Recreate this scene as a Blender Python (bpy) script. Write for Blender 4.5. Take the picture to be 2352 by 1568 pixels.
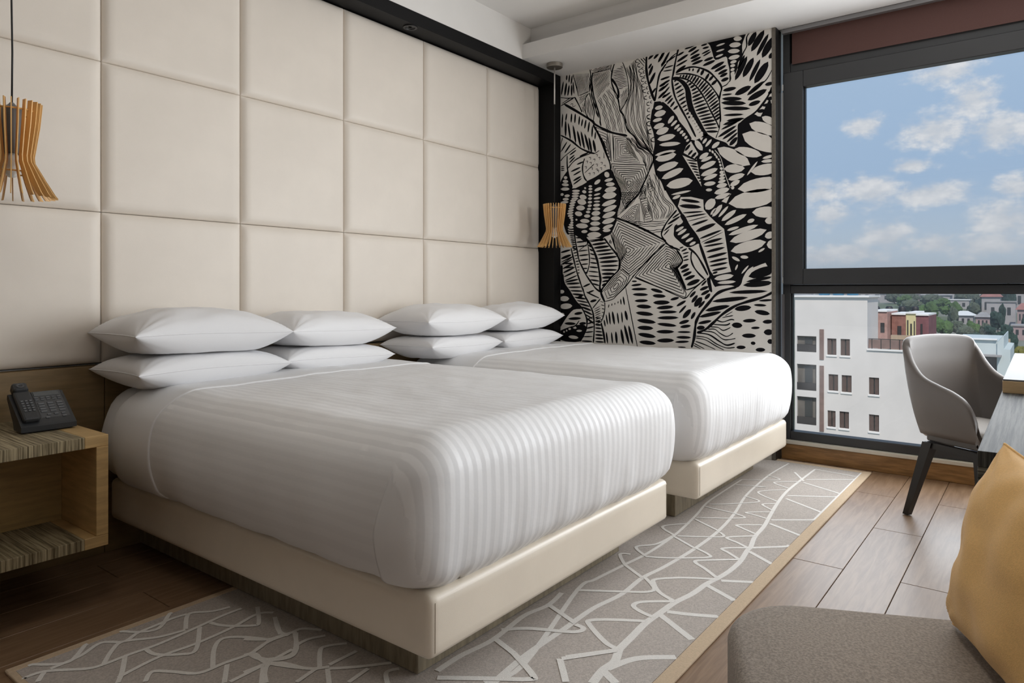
import bpy, bmesh, math, random
from mathutils import Vector, Matrix, noise
random.seed(7)
for o in list(bpy.data.objects): bpy.data.objects.remove(o, do_unlink=True)
S = bpy.context.scene
COL = S.collection
PI = math.pi

# ------------------------------------------------------------------ camera
CAM_H = 1.133
YAW = math.radians(37.57)          # viewing direction, measured from +X (window) towards +Y (headboard)
cam_d = bpy.data.cameras.new('camera')
cam = bpy.data.objects.new('camera', cam_d); COL.objects.link(cam)
cam.location = (0, 0, CAM_H)
cam.rotation_euler = (PI / 2, 0, YAW - PI / 2)
cam_d.sensor_fit = 'HORIZONTAL'; cam_d.sensor_width = 36.0
cam_d.lens = 36.0 * 1586.5 / 2352.0
cam_d.shift_x = 0.0
cam_d.shift_y = -(784.0 - 667.7) / 2352.0
cam_d.clip_start = 0.02; cam_d.clip_end = 6000
S.camera = cam

# ------------------------------------------------------------------ view
S.view_settings.view_transform = 'Standard'
S.view_settings.look = 'None'
S.view_settings.gamma = 1.0
S.view_settings.use_curve_mapping = False
S.view_settings.exposure = 0.0
try:
    cy = S.cycles
    cy.max_bounces = 7; cy.glossy_bounces = 3; cy.transmission_bounces = 3; cy.volume_bounces = 0; cy.transparent_max_bounces = 8
    cy.caustics_reflective = False; cy.caustics_refractive = False
except Exception:
    pass

# ------------------------------------------------------------------ node helper
class NT:
    def __init__(s, tree): s.t = tree; s.n = tree.nodes; s.l = tree.links
    def add(s, typ, **kw):
        nd = s.n.new(typ)
        for k, v in kw.items():
            if k.startswith('i_'):
                key = k[2:]
                key = int(key) if key.isdigit() else key.replace('_', ' ')
                nd.inputs[key].default_value = v
            else: setattr(nd, k, v)
        return nd
    def link(s, a, b): s.l.new(a, b)
    def math(s, op, a, b=None, clamp=False):
        nd = s.n.new('ShaderNodeMath'); nd.operation = op; nd.use_clamp = clamp
        for i, x in enumerate((a, b)):
            if x is None: continue
            if isinstance(x, (int, float)): nd.inputs[i].default_value = x
            else: s.l.new(x, nd.inputs[i])
        return nd.outputs[0]
    def mix(s, fac, a, b):
        nd = s.n.new('ShaderNodeMix'); nd.data_type = 'RGBA'
        if isinstance(fac, (int, float)): nd.inputs[0].default_value = fac
        else: s.l.new(fac, nd.inputs[0])
        for i, x in ((6, a), (7, b)):
            if isinstance(x, (tuple, list)): nd.inputs[i].default_value = (*x[:3], 1)
            else: s.l.new(x, nd.inputs[i])
        return nd.outputs[2]
    def ramp(s, fac, a, b):
        nd = s.n.new('ShaderNodeMapRange'); nd.interpolation_type = 'SMOOTHSTEP'
        nd.inputs[1].default_value = a; nd.inputs[2].default_value = b
        s.l.new(fac, nd.inputs[0]); return nd.outputs[0]

# ------------------------------------------------------------------ world: hazy blue sky with fair-weather clouds
W = bpy.data.worlds.new('sky'); S.world = W; W.use_nodes = True
nt = NT(W.node_tree); nt.n.clear()
tc = nt.add('ShaderNodeTexCoord')
sep = nt.add('ShaderNodeSeparateXYZ'); nt.link(tc.outputs['Generated'], sep.inputs[0])
az = nt.math('ARCTAN2', sep.outputs[1], sep.outputs[0])
el = nt.math('ARCSINE', sep.outputs[2])
ae = nt.add('ShaderNodeCombineXYZ'); nt.link(az, ae.inputs[0]); nt.link(el, ae.inputs[1])
def sky_noise(scale, detail, rough, squash=1.6, off=0.0):
    mp = nt.add('ShaderNodeMapping'); mp.inputs['Scale'].default_value = (1, squash, 1); mp.inputs['Location'].default_value = (off, off * .7, 0)
    nt.link(ae.outputs[0], mp.inputs[0])
    nz = nt.add('ShaderNodeTexNoise'); nz.inputs['Scale'].default_value = scale; nz.inputs['Detail'].default_value = detail; nz.inputs['Roughness'].default_value = rough
    nt.link(mp.outputs[0], nz.inputs['Vector']); return nz.outputs[0]
fine = sky_noise(26.0, 7.0, 0.62)
wide = sky_noise(5.0, 4.0, 0.55, 2.4, 3.1)
CLOUDS = [(0.0915,0.2616,0.033,0.0139),(0.0671,0.228,0.0257,0.0237),(0.1051,0.195,0.038,0.0196),(0.1842,0.209,0.0237,0.0129),
 (0.0435,0.1875,0.039,0.0223),(0.1331,0.1559,0.0233,0.0075),(0.1767,0.1267,0.0322,0.0198),(0.2381,0.1304,0.0209,0.017),
 (0.1097,0.1194,0.0426,0.0138),(0.0248,0.1204,0.0242,0.013),(0.225,0.0986,0.0257,0.0159),(0.0351,0.0832,0.0365,0.0244),
 (0.1595,0.0679,0.0311,0.0176),(0.1051,0.0578,0.027,0.0118),(0.2381,0.0447,0.0312,0.0103),(0.0478,0.0557,0.0412,0.0155),
 (0.1967,0.0495,0.0397,0.0113)]
blob = None
for (ca, ce, ra, re) in CLOUDS:
    m1 = nt.math('MULTIPLY', nt.math('SUBTRACT', az, ca), 1 / (ra * 1.30))
    m2 = nt.math('MULTIPLY', nt.math('SUBTRACT', el, ce), 1 / (re * 1.40))
    d2 = nt.math('ADD', nt.math('MULTIPLY', m1, m1), nt.math('MULTIPLY', m2, m2))
    b = nt.math('SUBTRACT', 1.0, nt.math('SQRT', d2))
    blob = b if blob is None else nt.math('MAXIMUM', blob, b)
blob = nt.math('MAXIMUM', blob, -0.6)
wide_c = nt.math('MULTIPLY', nt.math('SUBTRACT', wide, 0.66), 4.0)
wide_c = nt.math('MINIMUM', wide_c, 0.8)
dens = nt.math('MAXIMUM', blob, wide_c)
dens = nt.math('ADD', dens, nt.math('MULTIPLY', nt.math('SUBTRACT', fine, 0.52), 2.6))
cl = nt.ramp(dens, -0.12, 0.75)
haze = nt.ramp(nt.math('MULTIPLY', el, -1.0), -0.16, 0.0)
blue = nt.mix(haze, (0.365, 0.500, 0.690), (0.545, 0.625, 0.700))
high = nt.ramp(el, 0.25, 1.3)
blue = nt.mix(high, blue, (0.25, 0.40, 0.64))
shade = nt.mix(nt.ramp(fine, 0.40, 0.72), (0.62, 0.64, 0.685), (0.82, 0.81, 0.82))
skyc = nt.mix(nt.math('MULTIPLY', cl, 0.90), blue, shade)
bg = nt.add('ShaderNodeBackground'); nt.link(skyc, bg.inputs[0]); bg.inputs[1].default_value = 1.0
wo = nt.add('ShaderNodeOutputWorld'); nt.link(bg.outputs[0], wo.inputs[0])

# ------------------------------------------------------------------ lights
def light(name, typ, loc, rot, energy, color=(1, 1, 1), **kw):
    d = bpy.data.lights.new(name, typ); d.energy = energy; d.color = color
    for k, v in kw.items(): setattr(d, k, v)
    o = bpy.data.objects.new(name, d); COL.objects.link(o); o.location = loc; o.rotation_euler = rot; return o
def aim(o, target):
    o.rotation_euler = (Vector(target) - o.location).to_track_quat('-Z', 'Y').to_euler()
# sun over the town, coming from behind the hotel
light('sun', 'SUN', (0, 0, 60), (math.radians(42), 0, math.radians(-66)), 3.0, (1.0, 0.90, 0.80), angle=0.01)
# daylight pouring through the long window wall
wl = light('window_daylight', 'AREA', (4.78, -1.80, 1.40), (0, math.radians(90), 0), 222, (0.945, 0.975, 1.0), shape='RECTANGLE', size=2.1, size_y=4.6)
wl2 = light('window_daylight_near', 'AREA', (4.78, 0.90, 1.40), (0, math.radians(90), 0), 19, (0.945, 0.975, 1.0), shape='RECTANGLE', size=2.1, size_y=0.80)
# added fill lights outside the view, with no known lamps behind them
fill_mural = light('mural_fill', 'SPOT', (2.9, 0.7, 3.04), (0, 0, 0), 7, (1.0, 0.96, 0.90), spot_size=math.radians(64), spot_blend=0.9, shadow_soft_size=0.25)  # invented spot that lifts the mural wall
aim(fill_mural, (4.7, 2.1, 1.75))
fill_head = light('headboard_fill', 'SPOT', (0.5, -0.2, 3.04), (0, 0, 0), 26, (1.0, 0.96, 0.90), spot_size=math.radians(60), spot_blend=1.0, shadow_soft_size=0.25)  # added spot to lighten the left of the headboard
aim(fill_head, (0.5, 3.2, 2.1))
fill_ceil = light('ceiling_fill', 'SPOT', (3.0, -0.8, 1.9), (0, 0, 0), 58, (1.0, 0.95, 0.88), spot_size=math.radians(150), spot_blend=0.8, shadow_soft_size=0.15)  # added upward spot to brighten the ceiling
aim(fill_ceil, (3.2, 1.0, 3.14))
light('near_side_fill', 'POINT', (-0.9, -1.1, 1.25), (0, 0, 0), 14, (1.0, 0.95, 0.88), shadow_soft_size=0.3)  # unseen fill added behind the camera for the near bed side and rug

fill_cush = light('cushion_fill', 'SPOT', (1.10, 1.05, 3.04), (0, 0, 0), 50, (1.0, 0.93, 0.84), spot_size=math.radians(26), spot_blend=0.9, shadow_soft_size=0.15)  # added spot, only there to brighten the scatter cushion
aim(fill_cush, (1.55, 0.08, 0.68))
fill_floor = light('left_floor_fill', 'SPOT', (0.45, 1.45, 3.04), (0, 0, 0), 24, (1.0, 0.92, 0.82), spot_size=math.radians(46), spot_blend=1.0, shadow_soft_size=0.2)  # added spot to lift the dark rug and floor beside the bed
aim(fill_floor, (0.95, 2.05, 0.0))

# ------------------------------------------------------------------ mesh helpers
def tag(o, label, cat, group=None, kind=None):
    if label: o['label'] = label
    if cat: o['category'] = cat
    if group: o['group'] = group
    if kind: o['kind'] = kind
    return o
def empty(name, loc=(0, 0, 0), rz=0.0, label=None, cat=None, group=None, kind=None):
    o = bpy.data.objects.new(name, None); COL.objects.link(o)
    o.empty_display_size = 0.1; o.location = loc; o.rotation_euler = (0, 0, rz)
    return tag(o, label, cat, group, kind)
def obj(name, data, mats, parent=None, smooth=False, origin=None, local=False):
    """data = (verts, faces[, face material indices]) in world metres (or in the parent's frame when local)"""
    vs, fs = data[0], data[1]
    me = bpy.data.meshes.new(name)
    if parent is not None:
        if not local:
            base = Vector((0, 0, 0)); p = parent
            while p is not None: base += p.location; p = p.parent
            vs = [(v[0] - base.x, v[1] - base.y, v[2] - base.z) for v in vs]
        off = Vector((0, 0, 0))
        if origin is not None:
            off = Vector(origin); vs = [(v[0] - off.x, v[1] - off.y, v[2] - off.z) for v in vs]
    else:
        if origin is None:
            xs = [v[0] for v in vs]; ys = [v[1] for v in vs]; zs = [v[2] for v in vs]
            origin = ((min(xs) + max(xs)) / 2, (min(ys) + max(ys)) / 2, min(zs))
        off = Vector(origin)
        vs = [(v[0] - off.x, v[1] - off.y, v[2] - off.z) for v in vs]
    me.from_pydata([tuple(v) for v in vs], [], [tuple(f) for f in fs])
    if not isinstance(mats, (list, tuple)): mats = [mats]
    for m in mats: me.materials.append(m)
    if len(data) > 2:
        for p, i in zip(me.polygons, data[2]): p.material_index = i
    if smooth: me.polygons.foreach_set('use_smooth', [True] * len(me.polygons))
    me.update()
    o = bpy.data.objects.new(name, me); COL.objects.link(o); o.location = off
    if parent is not None: o.parent = parent
    return o
def copy_child(src, parent, loc=None, name=None):
    c = src.copy(); COL.objects.link(c); c.parent = parent
    if loc is not None: c.location = loc
    if name: c.name = name
    return c
def copy_tree(src, parent=None):
    c = src.copy(); COL.objects.link(c); c.parent = parent
    for ch in list(src.children): copy_tree(ch, c)
    return c
def box(x0, x1, y0, y1, z0, z1, bev=0.0, seg=2):
    if bev <= 0:
        v = [(x, y, z) for x in (x0, x1) for y in (y0, y1) for z in (z0, z1)]
        f = [(0, 1, 3, 2), (4, 6, 7, 5), (0, 4, 5, 1), (2, 3, 7, 6), (0, 2, 6, 4), (1, 5, 7, 3)]
        return v, f
    bm = bmesh.new(); bmesh.ops.create_cube(bm, size=1.0)
    for v in bm.verts:
        v.co = Vector(((x0 + x1) / 2 + v.co.x * (x1 - x0), (y0 + y1) / 2 + v.co.y * (y1 - y0), (z0 + z1) / 2 + v.co.z * (z1 - z0)))
    bmesh.ops.bevel(bm, geom=list(bm.edges), offset=bev, segments=seg, profile=0.5, affect='EDGES')
    bm.verts.index_update()
    r = [tuple(v.co) for v in bm.verts], [tuple(v.index for v in f.verts) for f in bm.faces]
    bm.free(); return r
def join(*ds):
    V, Fs, M = [], [], []
    for i, d in enumerate(ds):
        b = len(V); V += list(d[0]); Fs += [tuple(k + b for k in f) for f in d[1]]
        M += list(d[2]) if len(d) > 2 else [0] * len(d[1])
    return V, Fs, M
def withmat(d, i): return d[0], d[1], [i] * len(d[1])
def xform(d, M):
    r = [tuple(M @ Vector(v)) for v in d[0]]
    return (r,) + tuple(d[1:])
def lathe(prof, n=24, cx=0, cy=0):
    V, Fs = [], []
    for (r, z) in prof:
        for k in range(n):
            a = 2 * PI * k / n; V.append((cx + r * math.cos(a), cy + r * math.sin(a), z))
    for i in range(len(prof) - 1):
        for k in range(n):
            k2 = (k + 1) % n
            Fs.append((i * n + k, i * n + k2, (i + 1) * n + k2, (i + 1) * n + k))
    Fs.append(tuple(range(n))[::-1]); Fs.append(tuple((len(prof) - 1) * n + k for k in range(n)))
    return V, Fs
def tube(pts, r, n=8, caps=True):
    pts = [Vector(p) for p in pts]; V, Fs = [], []
    up = Vector((0, 0, 1)); prev = None
    for i, p in enumerate(pts):
        t = (pts[min(i + 1, len(pts) - 1)] - pts[max(i - 1, 0)]).normalized()
        if prev is None:
            a = t.cross(up)
            if a.length < 1e-3: a = t.cross(Vector((1, 0, 0)))
            a.normalize()
        else:
            a = (prev - t * prev.dot(t)).normalized()
        prev = a; b = t.cross(a)
        rr = r[i] if isinstance(r, (list, tuple)) else r
        for k in range(n):
            an = 2 * PI * k / n; q = p + a * (rr * math.cos(an)) + b * (rr * math.sin(an)); V.append(tuple(q))
    m = len(pts)
    for i in range(m - 1):
        for k in range(n):
            k2 = (k + 1) % n; Fs.append((i * n + k, i * n + k2, (i + 1) * n + k2, (i + 1) * n + k))
    if caps: Fs.append(tuple(range(n))[::-1]); Fs.append(tuple((m - 1) * n + k for k in range(n)))
    return V, Fs
def extrude(poly, axis, a, b):
    """poly: 2-D outline; axis 0/1/2 is the extrusion axis, a..b its range"""
    def mk(p, t): return (t, p[0], p[1]) if axis == 0 else ((p[0], t, p[1]) if axis == 1 else (p[0], p[1], t))
    n = len(poly); V = [mk(p, a) for p in poly] + [mk(p, b) for p in poly]
    Fs = [tuple(range(n))[::-1], tuple(range(n, 2 * n))] + [(i, (i + 1) % n, n + (i + 1) % n, n + i) for i in range(n)]
    return V, Fs
def rgrid(x0, x1, y0, y1, z0, z1, r, step, warp=None, skip_bottom=False):
    """closed box surface as a fine grid, corners rounded to radius r, then warped"""
    idx = {}; V, Fs = [], []
    nx = max(2, int((x1 - x0) / step)); ny = max(2, int((y1 - y0) / step)); nz = max(2, int((z1 - z0) / step))
    c0 = Vector((x0 + r, y0 + r, z0 + r)); c1 = Vector((x1 - r, y1 - r, z1 - r))
    def vid(i, j, k):
        if (i, j, k) in idx: return idx[(i, j, k)]
        p = Vector((x0 + (x1 - x0) * i / nx, y0 + (y1 - y0) * j / ny, z0 + (z1 - z0) * k / nz))
        q = Vector((min(max(p.x, c0.x), c1.x), min(max(p.y, c0.y), c1.y), min(max(p.z, c0.z), c1.z)))
        d = p - q
        if d.length > 1e-9: p = q + d.normalized() * r
        if warp: p = Vector(warp(p.x, p.y, p.z))
        idx[(i, j, k)] = len(V); V.append(tuple(p)); return idx[(i, j, k)]
    for i in range(nx):
        for j in range(ny):
            if not skip_bottom: Fs.append((vid(i, j, 0), vid(i, j + 1, 0), vid(i + 1, j + 1, 0), vid(i + 1, j, 0)))
            Fs.append((vid(i, j, nz), vid(i + 1, j, nz), vid(i + 1, j + 1, nz), vid(i, j + 1, nz)))
    for i in range(nx):
        for k in range(nz):
            Fs.append((vid(i, 0, k), vid(i + 1, 0, k), vid(i + 1, 0, k + 1), vid(i, 0, k + 1)))
            Fs.append((vid(i, ny, k), vid(i, ny, k + 1), vid(i + 1, ny, k + 1), vid(i + 1, ny, k)))
    for j in range(ny):
        for k in range(nz):
            Fs.append((vid(0, j, k), vid(0, j, k + 1), vid(0, j + 1, k + 1), vid(0, j + 1, k)))
            Fs.append((vid(nx, j, k), vid(nx, j + 1, k), vid(nx, j + 1, k + 1), vid(nx, j, k + 1)))
    return V, Fs
def spline(pts, n):
    """Catmull-Rom through points of any dimension, n samples per span"""
    out = []; m = len(pts)
    for i in range(m - 1):
        p0, p1, p2, p3 = pts[max(i - 1, 0)], pts[i], pts[i + 1], pts[min(i + 2, m - 1)]
        for k in range(n):
            t = k / n; t2 = t * t; t3 = t2 * t
            out.append(tuple(0.5 * (2 * b + (c - a) * t + (2 * a - 5 * b + 4 * c - d) * t2 + (-a + 3 * b - 3 * c + d) * t3) for a, b, c, d in zip(p0, p1, p2, p3)))
    out.append(tuple(pts[-1])); return out
def nz3(x, y, z): return noise.noise(Vector((x, y, z)))

# ------------------------------------------------------------------ materials
MATS = {}
def mat(name, color, rough=0.6, spec=0.5, metal=0.0, vary=0.0, vscale=20.0, vstretch=(1, 1, 1), bump=0.0, bscale=200.0, bstretch=(1, 1, 1), coat=0.0, sheen=0.0, color2=None):
    m = bpy.data.materials.new(name); m.use_nodes = True
    k = NT(m.node_tree); bs = k.n['Principled BSDF']
    bs.inputs['Roughness'].default_value = rough; bs.inputs['Metallic'].default_value = metal
    bs.inputs['Specular IOR Level'].default_value = spec
    bs.inputs['Coat Weight'].default_value = coat
    bs.inputs['Sheen Weight'].default_value = sheen
    bs.inputs['Base Color'].default_value = (*color, 1)
    co = None
    if vary or bump:
        co = k.add('ShaderNodeTexCoord')
    if vary:
        mp = k.add('ShaderNodeMapping'); mp.inputs['Scale'].default_value = vstretch; k.link(co.outputs['Object'], mp.inputs[0])
        nz_ = k.add('ShaderNodeTexNoise'); nz_.inputs['Scale'].default_value = vscale; nz_.inputs['Detail'].default_value = 5; nz_.inputs['Roughness'].default_value = 0.6
        k.link(mp.outputs[0], nz_.inputs['Vector'])
        c2 = color2 if color2 else tuple(c * (1 - vary) for c in color)
        fac = k.ramp(nz_.outputs[0], 0.33, 0.67)
        k.link(k.mix(fac, color, c2), bs.inputs['Base Color'])
    if bump:
        mp = k.add('ShaderNodeMapping'); mp.inputs['Scale'].default_value = bstretch; k.link(co.outputs['Object'], mp.inputs[0])
        nb = k.add('ShaderNodeTexNoise'); nb.inputs['Scale'].default_value = bscale; nb.inputs['Detail'].default_value = 3
        k.link(mp.outputs[0], nb.inputs['Vector'])
        bp = k.add('ShaderNodeBump'); bp.inputs['Strength'].default_value = bump; bp.inputs['Distance'].default_value = 0.002
        k.link(nb.outputs[0], bp.inputs['Height']); k.link(bp.outputs[0], bs.inputs['Normal'])
    MATS[name] = m; return m
def stripes(name, c1, c2, scale, axis='X', rough=0.45, contrast=(0.35, 0.65), stretch=0.02, bump=0.15, spec=0.22):
    """fine irregular laminated stripes (reconstituted veneer)"""
    m = bpy.data.materials.new(name); m.use_nodes = True
    k = NT(m.node_tree); bs = k.n['Principled BSDF']; bs.inputs['Roughness'].default_value = rough; bs.inputs['Specular IOR Level'].default_value = spec
    co = k.add('ShaderNodeTexCoord'); mp = k.add('ShaderNodeMapping')
    st = [stretch] * 3; st['XYZ'.index(axis)] = 1.0
    mp.inputs['Scale'].default_value = st; k.link(co.outputs['Object'], mp.inputs[0])
    nz_ = k.add('ShaderNodeTexNoise'); nz_.inputs['Scale'].default_value = scale; nz_.inputs['Detail'].default_value = 4; nz_.inputs['Roughness'].default_value = 0.75
    k.link(mp.outputs[0], nz_.inputs['Vector'])
    fac = k.ramp(nz_.outputs[0], *contrast)
    k.link(k.mix(fac, c1, c2), bs.inputs['Base Color'])
    bp = k.add('ShaderNodeBump'); bp.inputs['Strength'].default_value = bump; bp.inputs['Distance'].default_value = 0.001
    k.link(nz_.outputs[0], bp.inputs['Height']); k.link(bp.outputs[0], bs.inputs['Normal'])
    MATS[name] = m; return m

M = MATS
mat('plaster_white', (0.80, 0.785, 0.76), 0.85, vary=0.03, vscale=3, bump=0.05, bscale=120)
mat('soffit_white', (0.78, 0.77, 0.755), 0.38, vary=0.03, vscale=3)
mat('dark_panelling', (0.085, 0.058, 0.038), 0.5, vary=0.3, vscale=4, vstretch=(1, 1, .15))
mat('wall_paint', (0.72, 0.69, 0.65), 0.85, vary=0.03, vscale=2)
mat('mural_paper', (0.80, 0.775, 0.735), 0.75, vary=0.05, vscale=6)
mat('mural_ink', (0.006, 0.006, 0.008), 0.7, spec=0.12)
mat('mural_trim', (0.17, 0.15, 0.125), 0.5, vary=0.25, vscale=60)
mat('cream_leather', (0.80, 0.735, 0.655), 0.48, spec=0.4, vary=0.05, vscale=2.5, bump=0.10, bscale=420, sheen=0.05)
mat('black_lacquer', (0.005, 0.005, 0.0055), 0.5, spec=0.18)
mat('black_trim', (0.014, 0.014, 0.014), 0.45)
mat('pearl_leather', (0.86, 0.775, 0.65), 0.33, spec=0.55, vary=0.06, vscale=3, bump=0.10, bscale=500, coat=0.10)
mat('seam_thread', (0.36, 0.30, 0.22), 0.7)
mat('plinth_wood', (0.30, 0.25, 0.17), 0.5, vary=0.35, vscale=9, vstretch=(6, 6, 1))
mat('sheet_cotton', (0.775, 0.775, 0.782), 0.75, bump=0.10, bscale=900, sheen=0.1)
mat('pillow_cotton', (0.84, 0.84, 0.855), 0.72, bump=0.10, bscale=900, sheen=0.1)
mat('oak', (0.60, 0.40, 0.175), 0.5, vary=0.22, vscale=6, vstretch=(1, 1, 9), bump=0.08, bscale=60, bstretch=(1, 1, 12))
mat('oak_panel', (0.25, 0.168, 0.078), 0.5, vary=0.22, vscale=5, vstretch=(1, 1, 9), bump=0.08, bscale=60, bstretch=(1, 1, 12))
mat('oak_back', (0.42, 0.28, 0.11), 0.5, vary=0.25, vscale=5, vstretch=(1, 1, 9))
mat('skirting_wood', (0.42, 0.225, 0.085), 0.42, vary=0.45, vscale=5, vstretch=(4, 1, 9), bump=0.08, bscale=60, bstretch=(4, 1, 12))
mat('sill_stone', (0.74, 0.70, 0.61), 0.45, vary=0.08, vscale=9)
mat('slat_wood', (0.88, 0.53, 0.20), 0.5, vary=0.25, vscale=14, vstretch=(1, 1, 0.2))
mat('steel', (0.36, 0.33, 0.29), 0.4, metal=0.9)
mat('rod_metal', (0.62, 0.60, 0.57), 0.4, metal=0.4)
mat('lamp_grey', (0.16, 0.155, 0.15), 0.5)
mat('bulb_white', (0.85, 0.84, 0.80), 0.3)
mat('cord_black', (0.012, 0.012, 0.012), 0.5)
mat('frame_grey', (0.046, 0.048, 0.052), 0.40, spec=0.45, vary=0.06, vscale=4)
mat('frame_groove', (0.020, 0.021, 0.022), 0.5)
mat('track_grey', (0.30, 0.30, 0.31), 0.35, metal=0.5)
mat('bead_silver', (0.75, 0.76, 0.76), 0.35, metal=0.3)
mat('blind_brown', (0.115, 0.055, 0.048), 0.8, vary=0.10, vscale=300, bump=0.12, bscale=800)
mat('chair_leather', (0.175, 0.158, 0.148), 0.42, spec=0.45, vary=0.05, vscale=4, bump=0.06, bscale=500)
mat('chair_seat', (0.50, 0.47, 0.44), 0.6, bump=0.08, bscale=500)
mat('chair_black', (0.010, 0.009, 0.009), 0.4)
mat('sofa_fabric', (0.335, 0.280, 0.230), 0.9, vary=0.45, vscale=200, bump=0.5, bscale=520, sheen=0.2)
mat('sofa_leg', (0.05, 0.03, 0.02), 0.4)
mat('mustard_cloth', (0.72, 0.44, 0.16), 0.85, vary=0.10, vscale=240, bump=0.35, bscale=520, sheen=0.15)
mat('phone_black', (0.020, 0.022, 0.025), 0.38)
mat('phone_panel', (0.060, 0.062, 0.065), 0.45)
mat('phone_key', (0.115, 0.12, 0.125), 0.45)
mat('phone_screen', (0.085, 0.092, 0.095), 0.25)
mat('rug_border', (0.62, 0.48, 0.335), 0.95, vary=0.12, vscale=160, bump=0.4, bscale=420)
mat('rug_ground', (0.56, 0.51, 0.47), 1.0, spec=0.1, vary=0.24, vscale=170, bump=0.6, bscale=420)
mat('rug_line', (0.84, 0.82, 0.785), 1.0, spec=0.1, vary=0.10, vscale=240, bump=0.6, bscale=420)
mat('grout', (0.10, 0.085, 0.07), 0.9)
mat('desk_edge_oak', (0.62, 0.44, 0.24), 0.45, vary=0.15, vscale=9, vstretch=(1, 1, 9))
mat('desk_pale', (0.16, 0.165, 0.17), 0.5, spec=0.1, vary=0.05, vscale=6)
stripes('veneer_ns_top', (0.42, 0.35, 0.22), (0.085, 0.065, 0.035), 150, 'X')
stripes('veneer_desk_top', (0.115, 0.115, 0.11), (0.028, 0.030, 0.032), 120, 'Y', rough=0.6, stretch=0.02, spec=0.08)
stripes('veneer_desk_end', (0.30, 0.30, 0.26), (0.035, 0.038, 0.036), 75, 'Z', rough=0.4, stretch=0.03)
# window glass: mostly clear with a faint reflection
g = bpy.data.materials.new('window_glass'); g.use_nodes = True; k = NT(g.node_tree); k.n.clear()
fr = k.add('ShaderNodeFresnel'); fr.inputs[0].default_value = 1.35
tr = k.add('ShaderNodeBsdfTransparent'); tr.inputs[0].default_value = (0.975, 0.985, 0.985, 1)
gl = k.add('ShaderNodeBsdfGlossy'); gl.inputs['Roughness'].default_value = 0.0
mx = k.add('ShaderNodeMixShader'); k.link(fr.outputs[0], mx.inputs[0]); k.link(tr.outputs[0], mx.inputs[1]); k.link(gl.outputs[0], mx.inputs[2])
ou = k.add('ShaderNodeOutputMaterial'); k.link(mx.outputs[0], ou.inputs[0]); MATS['window_glass'] = g
# duvet: satin stripes woven along the bed, following the cloth (UV u = metres across the bed)
dm = bpy.data.materials.new('duvet_satin'); dm.use_nodes = True; k = NT(dm.node_tree); bs = k.n['Principled BSDF']
uvn = k.add('ShaderNodeUVMap'); uvn.uv_map = 'cloth'
sx = k.add('ShaderNodeSeparateXYZ'); k.link(uvn.outputs[0], sx.inputs[0])
ph = k.math('SINE', k.math('MULTIPLY', sx.outputs[0], 2 * PI / 0.038))
fac = k.math('MULTIPLY', k.ramp(ph, -0.35, 0.35), sx.outputs[1])
k.link(k.mix(fac, (0.755, 0.755, 0.762), (0.855, 0.855, 0.862)), bs.inputs['Base Color'])
rg = k.add('ShaderNodeMapRange'); rg.inputs[3].default_value = 0.70; rg.inputs[4].default_value = 0.46; k.link(fac, rg.inputs[0]); k.link(rg.outputs[0], bs.inputs['Roughness'])
bs.inputs['Specular IOR Level'].default_value = 0.35
tcn = k.add('ShaderNodeTexCoord'); nn = k.add('ShaderNodeTexNoise'); nn.inputs['Scale'].default_value = 7; nn.inputs['Detail'].default_value = 4; k.link(tcn.outputs['Object'], nn.inputs['Vector'])
bp = k.add('ShaderNodeBump'); bp.inputs['Strength'].default_value = 0.22; bp.inputs['Distance'].default_value = 0.02; k.link(nn.outputs[0], bp.inputs['Height']); k.link(bp.outputs[0], bs.inputs['Normal'])
MATS['duvet_satin'] = dm
# wood-look porcelain planks: colour drifts from plank to plank
pm = bpy.data.materials.new('plank_porcelain'); pm.use_nodes = True; k = NT(pm.node_tree); bs = k.n['Principled BSDF']
oi = k.add('ShaderNodeObjectInfo'); tcn = k.add('ShaderNodeTexCoord')
mp = k.add('ShaderNodeMapping'); mp.inputs['Scale'].default_value = (1.2, 14, 1); k.link(tcn.outputs['Object'], mp.inputs[0])
cmb = k.add('ShaderNodeCombineXYZ'); k.link(k.math('MULTIPLY', oi.outputs['Random'], 37.0), cmb.inputs[2]); k.link(cmb.outputs[0], mp.inputs['Location'])
nn = k.add('ShaderNodeTexNoise'); nn.inputs['Scale'].default_value = 3.2; nn.inputs['Detail'].default_value = 7; nn.inputs['Roughness'].default_value = 0.62; nn.inputs['Distortion'].default_value = 0.6; k.link(mp.outputs[0], nn.inputs['Vector'])
c = k.mix(k.ramp(nn.outputs[0], 0.32, 0.70), (0.300, 0.192, 0.115), (0.185, 0.108, 0.058))
c = k.mix(k.math('MULTIPLY', oi.outputs['Random'], 0.35), c, (0.21, 0.13, 0.075))
k.link(c, bs.inputs['Base Color']); bs.inputs['Roughness'].default_value = 0.38; bs.inputs['Specular IOR Level'].default_value = 0.62
bp = k.add('ShaderNodeBump'); bp.inputs['Strength'].default_value = 0.10; bp.inputs['Distance'].default_value = 0.002; k.link(nn.outputs[0], bp.inputs['Height']); k.link(bp.outputs[0], bs.inputs['Normal'])
MATS['plank_porcelain'] = pm

# ================================================================== ROOM
X_L, X_M, X_W = -4.2, 4.70, 4.84        # left wall, mural wall face, window frame face
Y_R, Y_H, Y_P = -4.20, 3.245, 3.116     # right wall, headboard face, black surround face
Z_S, Z_C = 2.880, 3.140                 # soffit, ceiling
def struct(name, data, m, parent=None, smooth=False, origin=None):
    o = obj(name, data, m, parent, smooth, origin)
    if parent is None: o['kind'] = 'structure'
    return o
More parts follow.
